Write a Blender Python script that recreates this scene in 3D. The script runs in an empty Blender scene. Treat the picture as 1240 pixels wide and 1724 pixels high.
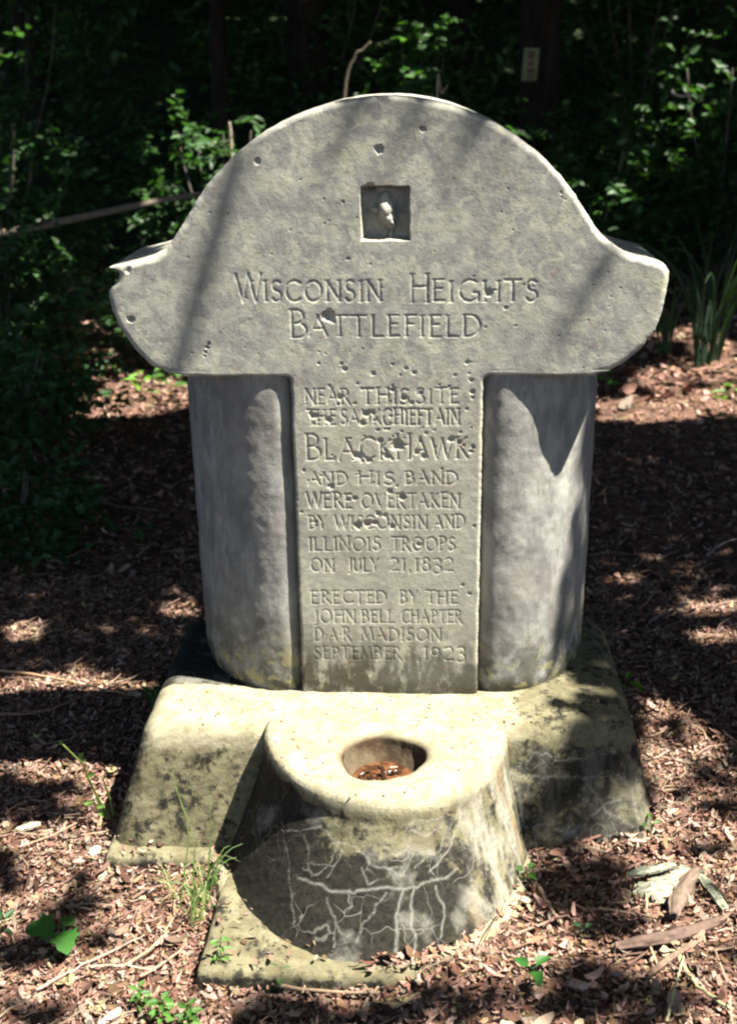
import bpy, math, random
import numpy as np
from mathutils import Vector, Matrix
from mathutils.bvhtree import BVHTree

rng = np.random.default_rng(11)
random.seed(11)
SC = bpy.context.scene
COL = SC.collection

# ------------------------------------------------------------------ camera
CF, PITCH, YAW, ROLL = 2000.3, .352, -.0532, -.0155       # focal length in photo pixels (1240 wide)
CAM = np.array([.0794, -2.2105, 1.5])
cy_, sy_ = math.cos(YAW), math.sin(YAW)
FW = np.array([sy_*math.cos(PITCH), cy_*math.cos(PITCH), -math.sin(PITCH)])
RT = np.array([cy_, -sy_, 0.])
UP = np.cross(RT, FW)
RT, UP = RT*math.cos(ROLL)+UP*math.sin(ROLL), -RT*math.sin(ROLL)+UP*math.cos(ROLL)
cd = bpy.data.cameras.new('camera')
cam = bpy.data.objects.new('camera', cd); COL.objects.link(cam)
M = Matrix(((RT[0], UP[0], -FW[0], CAM[0]), (RT[1], UP[1], -FW[1], CAM[1]), (RT[2], UP[2], -FW[2], CAM[2]), (0, 0, 0, 1)))
cam.matrix_world = M
cd.sensor_fit = 'HORIZONTAL'; cd.sensor_width = 24; cd.lens = CF/1240*24
cd.clip_end = 500; cd.clip_start = .05
cd.dof.use_dof = True; cd.dof.focus_distance = 2.35; cd.dof.aperture_fstop = 4.0
SC.camera = cam

# ------------------------------------------------------------------ light
EL, AZ = math.radians(61), math.radians(73)               # elevation; azimuth from the front (-Y) towards the right (+X)
SUN = np.array([math.sin(AZ)*math.cos(EL), -math.cos(AZ)*math.cos(EL), math.sin(EL)])
w = bpy.data.worlds.new('World'); SC.world = w; w.use_nodes = True
nt = w.node_tree; bg = nt.nodes['Background']
sk = nt.nodes.new('ShaderNodeTexSky'); sk.sky_type = 'NISHITA'; sk.sun_disc = False
sk.sun_elevation = EL; sk.sun_rotation = math.atan2(SUN[0], SUN[1])
nt.links.new(sk.outputs[0], bg.inputs[0]); bg.inputs[1].default_value = .05
sl = bpy.data.lights.new('sun', 'SUN'); sl.energy = 5; sl.angle = math.radians(.53); sl.color = (1, .96, .86)
so = bpy.data.objects.new('sun', sl); COL.objects.link(so)
so.rotation_euler = Vector(SUN).to_track_quat('Z', 'Y').to_euler(); so.location = (4, -3, 9)
SC.view_settings.view_transform = 'Standard'; SC.view_settings.look = 'None'
SC.view_settings.gamma = 1; SC.view_settings.use_curve_mapping = False
SC.view_settings.exposure = 2.1
SC.cycles.max_bounces = 6; SC.cycles.diffuse_bounces = 3; SC.cycles.use_denoising = True
SC.cycles.filter_width = 2.2

# ------------------------------------------------------------------ helpers
def ray(x, y): return FW + RT*(x-620)/CF - UP*(y-862)/CF
def onz(x, y, z=0.): d = ray(x, y); return CAM + d*((z-CAM[2])/d[2])
def ony(x, y, Y=0.): d = ray(x, y); return CAM + d*((Y-CAM[1])/d[1])
def toG(P): P = np.asarray(P, float); return P[..., :2] - SUN[:2]*(P[..., 2:3]/SUN[2])

def vnoise(x, y, s=1., seed=0):
    x = np.asarray(x)/s + 37.7*seed; y = np.asarray(y)/s + 11.3*seed
    xi = np.floor(x).astype(np.int64); yi = np.floor(y).astype(np.int64)
    fx = x-xi; fy = y-yi; fx = fx*fx*(3-2*fx); fy = fy*fy*(3-2*fy)
    def h(a, b):
        n = (a*374761393 + b*668265263 + seed*1442695) & 0x7fffffff
        n = ((n ^ (n >> 13))*1274126177) & 0x7fffffff
        return ((n ^ (n >> 16)) & 0xffff)/65535.
    return (h(xi, yi)*(1-fx)+h(xi+1, yi)*fx)*(1-fy)+(h(xi, yi+1)*(1-fx)+h(xi+1, yi+1)*fx)*fy
def fbm(x, y, s, oct=4, seed=0):
    v = 0.; a = 1.; t = 0.
    for k in range(oct): v = v+a*(vnoise(x, y, s, seed+k)-.5)*2; t += a; a *= .5; s *= .5
    return v/t

def mesh(name, V, F, smooth=True, attrs=None, tris=None):
    V = np.asarray(V, np.float32).reshape(-1, 3); F = np.asarray(F, np.int32)
    me = bpy.data.meshes.new(name)
    me.vertices.add(len(V)); me.vertices.foreach_set('co', V.ravel())
    q = F.reshape(-1, F.shape[-1]) if len(F) else F.reshape(0, 4)
    k = q.shape[1]
    idx = q.ravel(); tot = np.full(len(q), k, np.int32)
    if tris is not None and len(tris):
        tr = np.asarray(tris, np.int32); idx = np.concatenate([idx, tr.ravel()]); tot = np.concatenate([tot, np.full(len(tr), 3, np.int32)])
    st = np.concatenate([[0], np.cumsum(tot)[:-1]]).astype(np.int32)
    me.loops.add(len(idx)); me.loops.foreach_set('vertex_index', idx.astype(np.int32))
    me.polygons.add(len(tot)); me.polygons.foreach_set('loop_start', st); me.polygons.foreach_set('loop_total', tot)
    if smooth: me.polygons.foreach_set('use_smooth', np.ones(len(tot), bool))
    me.update(); me.validate()
    for k_, a in (attrs or {}).items():
        a = np.asarray(a, np.float32)
        if a.ndim == 1:
            at = me.attributes.new(k_, 'FLOAT', 'POINT'); at.data.foreach_set('value', a)
        else:
            at = me.attributes.new(k_, 'FLOAT_COLOR', 'POINT')
            at.data.foreach_set('color', np.concatenate([a, np.ones((len(a), 1), np.float32)], 1).ravel())
    return me
def obj(name, me, mat=None, parent=None, loc=(0, 0, 0)):
    o = bpy.data.objects.new(name, me); COL.objects.link(o); o.location = loc
    if mat and me: me.materials.append(mat)
    if parent: o.parent = parent
    return o
def tag(o, label=None, cat=None, group=None, kind=None):
    if label: o['label'] = label
    if cat: o['category'] = cat
    if group: o['group'] = group
    if kind: o['kind'] = kind
    return o
def empty(name, label, cat, loc=(0, 0, 0), group=None):
    o = bpy.data.objects.new(name, None); COL.objects.link(o); o.location = loc; o.empty_display_size = .1
    return tag(o, label, cat, group)
def part(name, V, F, mat, par, **k):
    """part built in world coordinates under an Empty"""
    V = np.asarray(V, float).reshape(-1, 3) - np.array(par.location if par.parent is None else par.matrix_world.translation)
    return obj(name, mesh(name, V, F, **k), mat, par)

def tube(pts, rad, n=7, rough=0., seed=0, caps=True):
    pts = np.asarray(pts, float); m = len(pts); rad = np.broadcast_to(np.asarray(rad, float), (m,)).copy()
    T = np.gradient(pts, axis=0); T /= np.linalg.norm(T, axis=1)[:, None]+1e-9
    a = np.array([0, 0, 1.]) if abs(T[0][2]) < .9 else np.array([1., 0, 0])
    V = []
    g = np.random.default_rng(seed)
    for i in range(m):
        a = a-T[i]*(a@T[i]); a /= np.linalg.norm(a); b = np.cross(T[i], a)
        th = np.arange(n)*2*math.pi/n
        rr = rad[i]*(1+rough*g.normal(size=n))
        V.append(pts[i]+(np.cos(th)*rr)[:, None]*a+(np.sin(th)*rr)[:, None]*b)
    V = np.concatenate(V); F = []
    for i in range(m-1):
        for j in range(n): F.append((i*n+j, i*n+(j+1) % n, (i+1)*n+(j+1) % n, (i+1)*n+j))
    tr = []
    if caps:
        V = np.concatenate([V, pts[:1], pts[-1:]]); c0, c1 = m*n, m*n+1
        for j in range(n): tr += [(c0, (j+1) % n, j), (c1, (m-1)*n+j, (m-1)*n+(j+1) % n)]
    return V, np.array(F), np.array(tr)
def merge(parts):
    V, F, Tt = [], [], []; o = 0
    for v, f, t in parts:
        V.append(v); F.append(np.asarray(f).reshape(-1, 4)+o)
        if len(t): Tt.append(np.asarray(t)+o)
        o += len(v)
    return np.concatenate(V), np.concatenate(F), (np.concatenate(Tt) if Tt else np.zeros((0, 3), int))
def smooth_path(p, n=16):
    p = np.asarray(p, float); t = np.linspace(0, len(p)-1, n); out = []
    for u in t:
        i = min(int(u), len(p)-2); f = u-i
        p0, p1, p2, p3 = p[max(i-1, 0)], p[i], p[i+1], p[min(i+2, len(p)-1)]
        out.append(.5*((2*p1)+(-p0+p2)*f+(2*p0-5*p1+4*p2-p3)*f*f+(-p0+3*p1-3*p2+p3)*f**3))
    return np.array(out)

def norm(a): return a/(np.linalg.norm(a, axis=-1, keepdims=True)+1e-9)
def leaves(P, D, N, L, Wd, fold=.25, droop=.15):
    """ovate leaves: 6 outline vertices, two folded quads each. P base, D direction, N up normal"""
    P = np.asarray(P, float); D = norm(np.asarray(D, float)); N = np.asarray(N, float); N = norm(N-D*(N*D).sum(1, keepdims=True)); S = np.cross(D, N)
    L = np.asarray(L, float)[:, None]; Wd = np.asarray(Wd, float)[:, None]
    def v(l, s, h): return P+D*L*l+S*Wd*s+N*(h*Wd*fold - droop*L*l*l)
    V = np.stack([v(0, 0, 0), v(.3, .5, 1), v(.68, .36, .7), v(1, 0, 0), v(.68, -.36, .7), v(.3, -.5, 1)], 1)
    n = len(P); b = np.arange(n)[:, None]*6
    F = np.concatenate([b+np.array([0, 3, 2, 1]), b+np.array([0, 5, 4, 3])])
    return V.reshape(-1, 3), F
def tintof(n, per, base, var, seed=0):
    g = np.random.default_rng(seed); base = np.asarray(base, float)
    t = base[g.integers(0, len(base), n)]*(1+var*g.normal(size=(n, 1)))
    return np.repeat(np.clip(t, .002, 1), per, 0)

# ------------------------------------------------------------------ materials
def newmat(name, rough=.8, spec=.3):
    m = bpy.data.materials.new(name); m.use_nodes = True; b = m.node_tree.nodes['Principled BSDF']
    b.inputs['Roughness'].default_value = rough; b.inputs['Specular IOR Level'].default_value = spec
    return m, m.node_tree, b
class NG:
    def __init__(s, nt): s.nt = nt; s.co = nt.nodes.new('ShaderNodeTexCoord').outputs['Object']
    def n(s, t, **k):
        n = s.nt.nodes.new('ShaderNode'+t)
        for a, b in k.items(): setattr(n, a, b)
        return n
    def L(s, a, b): s.nt.links.new(a, b)
    def map(s, sc=(1, 1, 1), loc=(0, 0, 0), src=None):
        m = s.n('Mapping'); s.L(src or s.co, m.inputs[0]); m.inputs['Scale'].default_value = sc; m.inputs['Location'].default_value = loc; return m.outputs[0]
    def noise(s, scale, det=4, rough=.55, src=None, dist=0.):
        t = s.n('TexNoise'); s.L(src or s.co, t.inputs['Vector']); t.inputs['Scale'].default_value = scale; t.inputs['Detail'].default_value = det
        t.inputs['Roughness'].default_value = rough; t.inputs['Distortion'].default_value = dist; return t.outputs[0]
    def vor(s, scale, feat='F1', src=None):
        t = s.n('TexVoronoi', feature=feat); s.L(src or s.co, t.inputs['Vector']); t.inputs['Scale'].default_value = scale; return t.outputs['Distance']
    def ramp(s, f, a, b, lo=0., hi=1.):
        t = s.n('MapRange'); t.interpolation_type = 'SMOOTHSTEP'; s.L(f, t.inputs[0]); t.inputs[1].default_value = a; t.inputs[2].default_value = b
        t.inputs[3].default_value = lo; t.inputs[4].default_value = hi; return t.outputs[0]
    def math(s, op, a, b=None, clamp=False):
        t = s.n('Math', operation=op, use_clamp=clamp)
        for i, x in enumerate((a, b)):
            if x is None: continue
            if isinstance(x, (int, float)): t.inputs[i].default_value = x
            else: s.L(x, t.inputs[i])
        return t.outputs[0]
    def mix(s, f, a, b, mode='MIX'):
        t = s.n('MixRGB', blend_type=mode)
        for i, x in enumerate((f, a, b)):
            if isinstance(x, (int, float)): t.inputs[i].default_value = x
            elif isinstance(x, tuple): t.inputs[i].default_value = (*x, 1)
            else: s.L(x, t.inputs[i])
        return t.outputs[0]
    def attr(s, name, out='Fac'):
        t = s.n('Attribute', attribute_name=name); return t.outputs[out]
    def bump(s, h, b, dist=.002, st=1.):
        t = s.n('Bump'); s.L(h, t.inputs['Height']); t.inputs['Distance'].default_value = dist; t.inputs['Strength'].default_value = st; s.L(t.outputs[0], b.inputs['Normal'])

def stone_mat(name, kind):
    m, nt, b = newmat(name, .88, .22); g = NG(nt)
    big = g.noise(5, 4, .6); mid = g.noise(23, 6, .66, dist=.4); fine = g.noise(190, 3, .7); sp = g.noise(420, 2, .6)
    sep = g.n('SeparateXYZ'); g.L(g.co, sep.inputs[0])
    if kind == 'slab':
        c = g.mix(g.ramp(mid, .38, .60), (.25, .243, .22), (.42, .41, .33))
        c = g.mix(g.ramp(big, .38, .62, 0, .6), c, (.29, .285, .25))
        blot = g.ramp(g.noise(38, 3, .5, src=g.map(loc=(3, 0, 1)), dist=.8), .50, .58)        # pale lichen blotches
        bm = g.math('MULTIPLY', blot, g.ramp(g.noise(6, 2, .5, src=g.map(loc=(9, 2, 5))), .33, .55))
        c = g.mix(g.math('MULTIPLY', bm, .55), c, (.50, .485, .355))
        pur = g.ramp(g.noise(34, 6, .7, src=g.map(loc=(0, 4, 7)), dist=.5), .50, .64, 0, .42)
        c = g.mix(pur, c, (.165, .15, .155))
        lich = g.ramp(g.noise(9, 4, .6, src=g.map(loc=(2, 9, 3))), .58, .72, 0, .45)
        c = g.mix(lich, c, (.36, .37, .22))
        pz_ = g.math('MULTIPLY', g.ramp(sep.outputs['Z'], .85, 1.02, .5, 0), g.ramp(sep.outputs['X'], -.30, -.10)); c = g.mix(pz_, c, (.39, .36, .275))
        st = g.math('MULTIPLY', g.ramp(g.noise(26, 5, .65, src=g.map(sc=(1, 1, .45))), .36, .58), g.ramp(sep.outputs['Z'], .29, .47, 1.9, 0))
        c = g.mix(g.math('MULTIPLY', st, .85, True), c, (.075, .068, .045))  # grime at the panel foot, strengthened to stand in for soft shade
        sm = g.ramp(g.noise(7, 3, .55, src=g.map(loc=(1, 1, 4))), .50, .68, 0, .4); c = g.mix(sm, c, (.19, .18, .165))
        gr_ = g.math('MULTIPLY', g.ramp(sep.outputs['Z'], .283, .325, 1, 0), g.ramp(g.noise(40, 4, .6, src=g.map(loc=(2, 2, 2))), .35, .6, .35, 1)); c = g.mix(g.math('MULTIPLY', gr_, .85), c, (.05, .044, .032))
        rust = g.math('MULTIPLY', g.ramp(g.noise(30, 3, .6, src=g.map(loc=(5, 5, 5))), .63, .72), .35)
        c = g.mix(rust, c, (.26, .12, .07))
        dirt = g.attr('dirt'); c = g.mix(g.math('MULTIPLY', dirt, .10), c, (.14, .12, .095))
    elif kind == 'shaft':
        v = g.noise(16, 6, .66, src=g.map(sc=(1.3, 1.3, .6)))
        c = g.mix(g.ramp(v, .35, .65), (.16, .155, .145), (.295, .285, .255))
        c = g.mix(g.ramp(big, .45, .65, 0, .28), c, (.21, .175, .14))
        blot = g.ramp(g.vor(14, src=g.map(sc=(1, .3, .8))), .30, .16); bm = g.math('MULTIPLY', blot, g.ramp(g.noise(5, 2, .5, src=g.map(loc=(1, 2, 8))), .48, .62))
        c = g.mix(g.math('MULTIPLY', bm, .35), c, (.36, .36, .30))
        scr = g.ramp(g.noise(26, 3, .7, src=g.map(sc=(1.4, 1, .45), loc=(8, 1, 2))), .60, .70, 0, .55)
        c = g.mix(scr, c, (.11, .10, .095))
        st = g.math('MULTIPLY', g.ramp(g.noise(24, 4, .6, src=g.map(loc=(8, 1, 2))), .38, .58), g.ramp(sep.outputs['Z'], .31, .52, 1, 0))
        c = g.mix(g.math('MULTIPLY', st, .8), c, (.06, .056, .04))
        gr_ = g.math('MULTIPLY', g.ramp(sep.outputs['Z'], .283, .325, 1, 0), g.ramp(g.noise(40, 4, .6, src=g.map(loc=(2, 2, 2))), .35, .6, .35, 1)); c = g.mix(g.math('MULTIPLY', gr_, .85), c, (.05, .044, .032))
        yl = g.math('MULTIPLY', g.ramp(g.noise(30, 3, .6, src=g.map(loc=(1, 7, 2))), .52, .62), g.ramp(sep.outputs['Z'], .30, .46, 1, 0))
        c = g.mix(g.math('MULTIPLY', yl, .7), c, (.30, .27, .13))
    else:
        moss = g.noise(22, 6, .68); fm = g.noise(75, 5, .7)
        buff = g.mix(g.ramp(mid, .35, .65), (.23, .20, .125), (.33, .30, .205))
        stain_shade = g.attr('stain_shade')
        buff = g.mix(g.ramp(stain_shade, .12, .40, 0, .92), buff, g.mix(g.ramp(mid, .35, .65), (.088, .075, .040), (.165, .146, .084)))
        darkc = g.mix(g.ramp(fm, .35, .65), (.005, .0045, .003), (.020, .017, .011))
        k = g.math('ADD', stain_shade, g.math('MULTIPLY', g.math('SUBTRACT', moss, .5), 2.2))
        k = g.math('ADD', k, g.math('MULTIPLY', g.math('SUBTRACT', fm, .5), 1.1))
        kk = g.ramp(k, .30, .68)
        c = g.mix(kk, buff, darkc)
        c = g.mix(g.math('MULTIPLY', g.math('MULTIPLY', g.ramp(g.noise(45, 4, .6, src=g.map(loc=(4, 4, 4))), .5, .66), .45), g.math('SUBTRACT', 1.05, kk)), c, (.15, .135, .06))
        vein = g.attr('vein')
        vn = g.math('MULTIPLY', vein, g.ramp(g.noise(60, 3, .6), .22, .5, .45, 1))
        c = g.mix(g.math('MINIMUM', vn, 1.), c, (.30, .29, .25))
        strk = g.attr('streak')
        sv = g.noise(26, 4, .6, src=g.map(sc=(1, 1, .16)))
        c = g.mix(g.math('MULTIPLY', strk, g.ramp(sv, .42, .62, 0, .8)), c, (.27, .255, .21))
        c = g.mix(g.math('MULTIPLY', strk, g.ramp(g.noise(20, 3, .5, src=g.map(sc=(1, 1, .15), loc=(7, 0, 0))), .56, .68, 0, .7)), c, (.22, .155, .08))
        wsrc = g.n('MixRGB'); wsrc.inputs[0].default_value = .07; g.L(g.co, wsrc.inputs[1]); wn = g.n('TexNoise'); g.L(g.co, wn.inputs['Vector']); wn.inputs['Scale'].default_value = 14; g.L(wn.outputs['Color'], wsrc.inputs[2])
        web = g.ramp(g.vor(19, 'DISTANCE_TO_EDGE', wsrc.outputs[0]), .0, .022, 1, 0)
        web = g.math('MULTIPLY', web, g.ramp(g.noise(9, 3, .5, src=g.map(loc=(3, 3, 3))), .46, .60)); web = g.math('MULTIPLY', web, g.ramp(stain_shade, .3, .6, 0, .6))
        c = g.mix(web, c, (.20, .19, .16))
        wash = g.math('MULTIPLY', g.ramp(g.noise(11, 4, .6, src=g.map(loc=(6, 2, 9))), .54, .70, 0, .55), g.ramp(stain_shade, .3, .6)); c = g.mix(wash, c, (.22, .21, .175))
        brown = g.attr('wet'); c = g.mix(g.math('MULTIPLY', brown, g.ramp(mid, .25, .6, .55, 1)), c, (.050, .028, .013))
    c = g.mix(g.ramp(fine, .3, .7, .0, .28), c, g.mix(.55, c, (.06, .055, .05)))
    g.L(c, b.inputs['Base Color'])
    h = g.math('ADD', g.math('MULTIPLY', fine, .5), g.math('MULTIPLY', g.noise(60, 4, .6), .7))
    h = g.math('ADD', h, g.math('MULTIPLY', sp, .25))
    g.bump(h, b, .0013 if kind != 'base' else .003, .8)
    return m
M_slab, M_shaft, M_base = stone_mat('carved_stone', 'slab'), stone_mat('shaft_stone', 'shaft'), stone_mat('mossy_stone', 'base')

def tint_mat(name, rough=.75, spec=.25, trans=0., nscale=120, nvar=.35):
    m, nt, b = newmat(name, rough, spec); g = NG(nt)
    c = g.attr('tint', 'Color'); c = g.mix(g.ramp(g.noise(nscale, 3, .6), .3, .7, 0, nvar), c, g.mix(.6, c, (.01, .008, .006)))
    g.L(c, b.inputs['Base Color'])
    if trans:
        tr = g.n('BsdfTranslucent'); g.L(g.mix(1., c, (1.4, 1.7, .5), 'MULTIPLY'), tr.inputs[0]); mx = g.n('MixShader'); mx.inputs[0].default_value = trans
        out = nt.nodes['Material Output']; g.L(b.outputs[0], mx.inputs[1]); g.L(tr.outputs[0], mx.inputs[2]); g.L(mx.outputs[0], out.inputs[0])
    return m
M_leaf = tint_mat('green_leaf', .5, .35, .35, 60, .3)
M_oak = tint_mat('oak_leaf', .6, .2, .06, 60, .3)
M_litter = tint_mat('leaf_litter', .85, .15, 0, 220, .45)
M_wood = tint_mat('weathered_wood', .85, .15, 0, 90, .6)
def plain(name, col, rough=.85, spec=.2, sc=40, var=.6, stretch=(1, 1, 1), bd=.003):
    m, nt, b = newmat(name, rough, spec); g = NG(nt); n = g.noise(sc, 5, .65, src=g.map(sc=stretch))
    g.L(g.mix(g.ramp(n, .3, .7), tuple(x*(1-var) for x in col), tuple(min(1, x*(1+var*.6)) for x in col)), b.inputs['Base Color']); g.bump(n, b, bd, .8); return m
M_bark = plain('tree_bark', (.022, .018, .015), .95, .1, 22, .6, (1, 1, .2), .02)
M_bark2 = plain('grey_bark', (.11, .095, .08), .95, .1, 30, .5, (1, 1, .3), .006)
M_soil = plain('forest_soil', (.12, .068, .050), .95, .1, 25, .7, (1, 1, 1), .01)
def soil_far():
    nt = M_soil.node_tree; g = NG(nt); b = nt.nodes['Principled BSDF']; old = b.inputs['Base Color'].links[0].from_socket
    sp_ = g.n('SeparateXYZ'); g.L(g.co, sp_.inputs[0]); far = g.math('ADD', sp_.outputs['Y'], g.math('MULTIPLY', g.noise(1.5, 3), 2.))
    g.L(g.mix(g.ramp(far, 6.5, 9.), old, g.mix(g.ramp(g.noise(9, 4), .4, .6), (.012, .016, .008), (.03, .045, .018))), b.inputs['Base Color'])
soil_far()
M_pale = plain('pale_bark', (.25, .26, .19), .8, .2, 70, .75, (1, 3, 1), .002)

# ------------------------------------------------------------------ ground
def gh(x, y):
    x = np.asarray(x, float); y = np.asarray(y, float)
    z = .018*fbm(x, y, .55, 3, 3)+.006*fbm(x, y, .09, 3, 7)
    z = z+.055*np.clip((x-.15)/.35, 0, 1)*np.clip((1.2-y)/.8, 0, 1)-.008
    z = z-.012*np.exp(-((x+.1)**2/.25+(y+.55)**2/.03))
    q_ = np.maximum(abs(x)-.55, np.maximum(-.19-y, y-.43)); z = z+.016*np.exp(-(np.clip(q_, 0, 9)/.035)**2)*(.5+vnoise(x, y, .06, 4))*(y > -.3)
    far = np.clip((y-1)/4, 0, 1); z = z+.10*far*fbm(x, y, 2.2, 3, 5)
    z = z+.055*np.exp(-((x-.17)**2/.014+(y+.55)**2/.008))
    z = z+.10*np.exp(-((x-2.0)**2/1.2+(y-4.6)**2/.5))
    z = z+np.clip(y-8, 0, 80)**1.1*.36+np.clip(abs(x)-9, 0, 60)*.12
    return z
def axis(a, b, near, far0, step):
    v = list(np.arange(near[0], near[1], step)); s = step; x = near[1]
    while x < b: v.append(x); s *= 1.13; x += s
    s = step; x = near[0]-step
    while x > a: v.insert(0, x); s *= 1.13; x -= s
    return np.array(v)
ax = axis(-60, 60, (-1.6, 1.8), 0, .022); ay = axis(-30, 60, (-1.1, 3.4), 0, .022)
gx, gy = np.meshgrid(ax, ay); gz = gh(gx, gy)
nx, ny = len(ax), len(ay); i0 = (np.arange(ny-1)[:, None]*nx+np.arange(nx-1)).ravel()
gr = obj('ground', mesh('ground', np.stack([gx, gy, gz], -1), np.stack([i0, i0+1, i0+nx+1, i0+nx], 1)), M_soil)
tag(gr, kind='structure')

# ------------------------------------------------------------------ monument
ROOT = empty('stone_monument', 'weathered grey stone battlefield monument with arched head, carved inscription and drinking bowl', 'monument', (0, 0, 0))
ZT, ZB, HP = .9625, .278, .1835
THICK = .285
# outline of the head, half left / half right, going down (front face, plane y=0)
RC, ZC = .4245, 1.0425
def arc(sgn, zend):
    ths = np.linspace(0, math.acos((zend-ZC)/RC), 60)
    return [(sgn*RC*math.sin(t), ZC+RC*math.cos(t)) for t in ths]
def pxf(l): return [(ony(x, y)[0], ony(x, y)[2]) for x, y in l]
Lp = arc(-1, 1.262)+pxf([(301, 386), (290, 403), (277, 419), (255, 432), (226, 441), (200, 447), (182, 450.5), (180, 452), (193, 455), (199, 463), (197, 473), (188, 482), (182, 492), (183, 506), (191, 530), (203, 558), (226, 591), (254, 617), (280, 628), (306, 631.5)])
Rp = arc(1, 1.262)+pxf([(1001, 380), (1016, 399), (1036, 416), (1060, 430), (1088, 438), (1110, 443), (1122, 448), (1128, 458), (1127, 470), (1122, 501), (1112, 538), (1104, 558), (1081, 588), (1054, 610), (1026, 625), (1000, 630)])
def resamp(p, step):
    p = np.array(p); s = np.concatenate([[0], np.cumsum(np.hypot(*np.diff(p, axis=0).T))]); t = np.arange(0, s[-1], step)
    return np.stack([np.interp(t, s, p[:, 0]), np.interp(t, s, p[:, 1])], 1)
Lp = resamp(Lp, .0025); Rp = resamp(Rp, .0025)
for p in (Lp, Rp):
    p[:, 1] = np.minimum.accumulate(p[:, 1]-np.arange(len(p))*1e-7)
    p[:, 1] = np.maximum(p[:, 1], ZT+1e-5-np.arange(len(p))*1e-8)
zmax = Lp[0, 1]-1e-4
def rough_edge(z, sd): return .0012*fbm(z, z*0, .02, 3, sd)+.0010*fbm(z, z*0, .007, 2, sd+5)
zl = np.unique(np.round(np.concatenate([np.arange(ZT, zmax, .0016), Lp[::3, 1], Rp[1::3, 1], [ZT, zmax]]), 6))
zl = zl[(zl >= ZT) & (zl <= zmax)]; keep = [zl[0]]
for z in zl[1:]:
    if z-keep[-1] > .00022: keep.append(z)
zh = np.array(keep)
xl = np.interp(zh, Lp[::-1, 1], Lp[::-1, 0]); xr = np.interp(zh, Rp[::-1, 1], Rp[::-1, 0])
xl = xl+rough_edge(zh, 21); xr = xr+rough_edge(zh, 31)
xl[0], xr[0] = Lp[-1, 0], Rp[-1, 0]
NC = 640
t = np.linspace(-1, 1, NC); t = np.sign(t)*(1-(1-np.abs(t))**1.06)
HX = (xl+xr)[:, None]/2+(xr-xl)[:, None]/2*t[None]; HZ = np.repeat(zh[:, None], NC, 1)
zp = np.arange(ZB, ZT, .0015); zp = np.append(zp, ZT)
rf = .014; fil = np.where(ZT-zp < rf, rf-np.sqrt(np.maximum(0, rf**2-(rf-(ZT-zp))**2)), 0)
pl = -(HP+fil)+rough_edge(zp, 41); pr = (HP+fil)+rough_edge(zp, 51)
NPC = 250; tp = np.linspace(-1, 1, NPC); tp = np.sign(tp)*(1-(1-np.abs(tp))**1.08)
PX = (pl+pr)[:, None]/2+(pr-pl)[:, None]/2*tp[None]; PZ = np.repeat(zp[:, None], NPC, 1)

# --- distance to the outline (for the worn rim)
out = np.concatenate([np.stack([xl, zh], 1)[::-1], [[Lp[-1, 0], ZT], [-.205, ZT], [-HP-rf, ZT]], np.stack([pl, zp], 1)[::-1][1:]])
outr = np.concatenate([np.stack([xr, zh], 1)[::-1], [[Rp[-1, 0], ZT], [.205, ZT], [HP+rf, ZT]], np.stack([pr, zp], 1)[::-1][1:]])
def resamp2(p, step):
    s = np.concatenate([[0], np.cumsum(np.hypot(*np.diff(p, axis=0).T))]); tt = np.arange(0, s[-1], step)
    return np.stack([np.interp(tt, s, p[:, 0]), np.interp(tt, s, p[:, 1])], 1)
OP = np.concatenate([resamp2(out, .0006), resamp2(outr, .0006)])
from mathutils.kdtree import KDTree
kd = KDTree(len(OP))
for i, (a, b) in enumerate(OP): kd.insert((a, b, 0), i)
kd.balance()
coarse = KDTree(len(OP)//12+1)
OC = OP[::12]
def dist_out(X, Z):
    cx, cz = np.arange(-.6, .6, .01), np.arange(.25, 1.5, .01)      # coarse grid to skip the middle of the face
    G = np.zeros((len(cx), len(cz)))
    for i, a in enumerate(cx): G[i] = np.sqrt(((OC[:, 0]-a)[:, None]**2+(OC[:, 1][:, None]-cz[None])**2).min(0))
    gi = np.clip(((X+.6)/.01).round().astype(int), 0, len(cx)-1); gj = np.clip(((Z-.25)/.01).round().astype(int), 0, len(cz)-1)
    d = G[gi, gj].copy(); m = d < .034; xs, zs = X[m], Z[m]; r = np.empty(len(xs))
    for k in range(len(xs)): r[k] = kd.find((xs[k], zs[k], 0))[2]
    d[m] = r; return d

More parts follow.
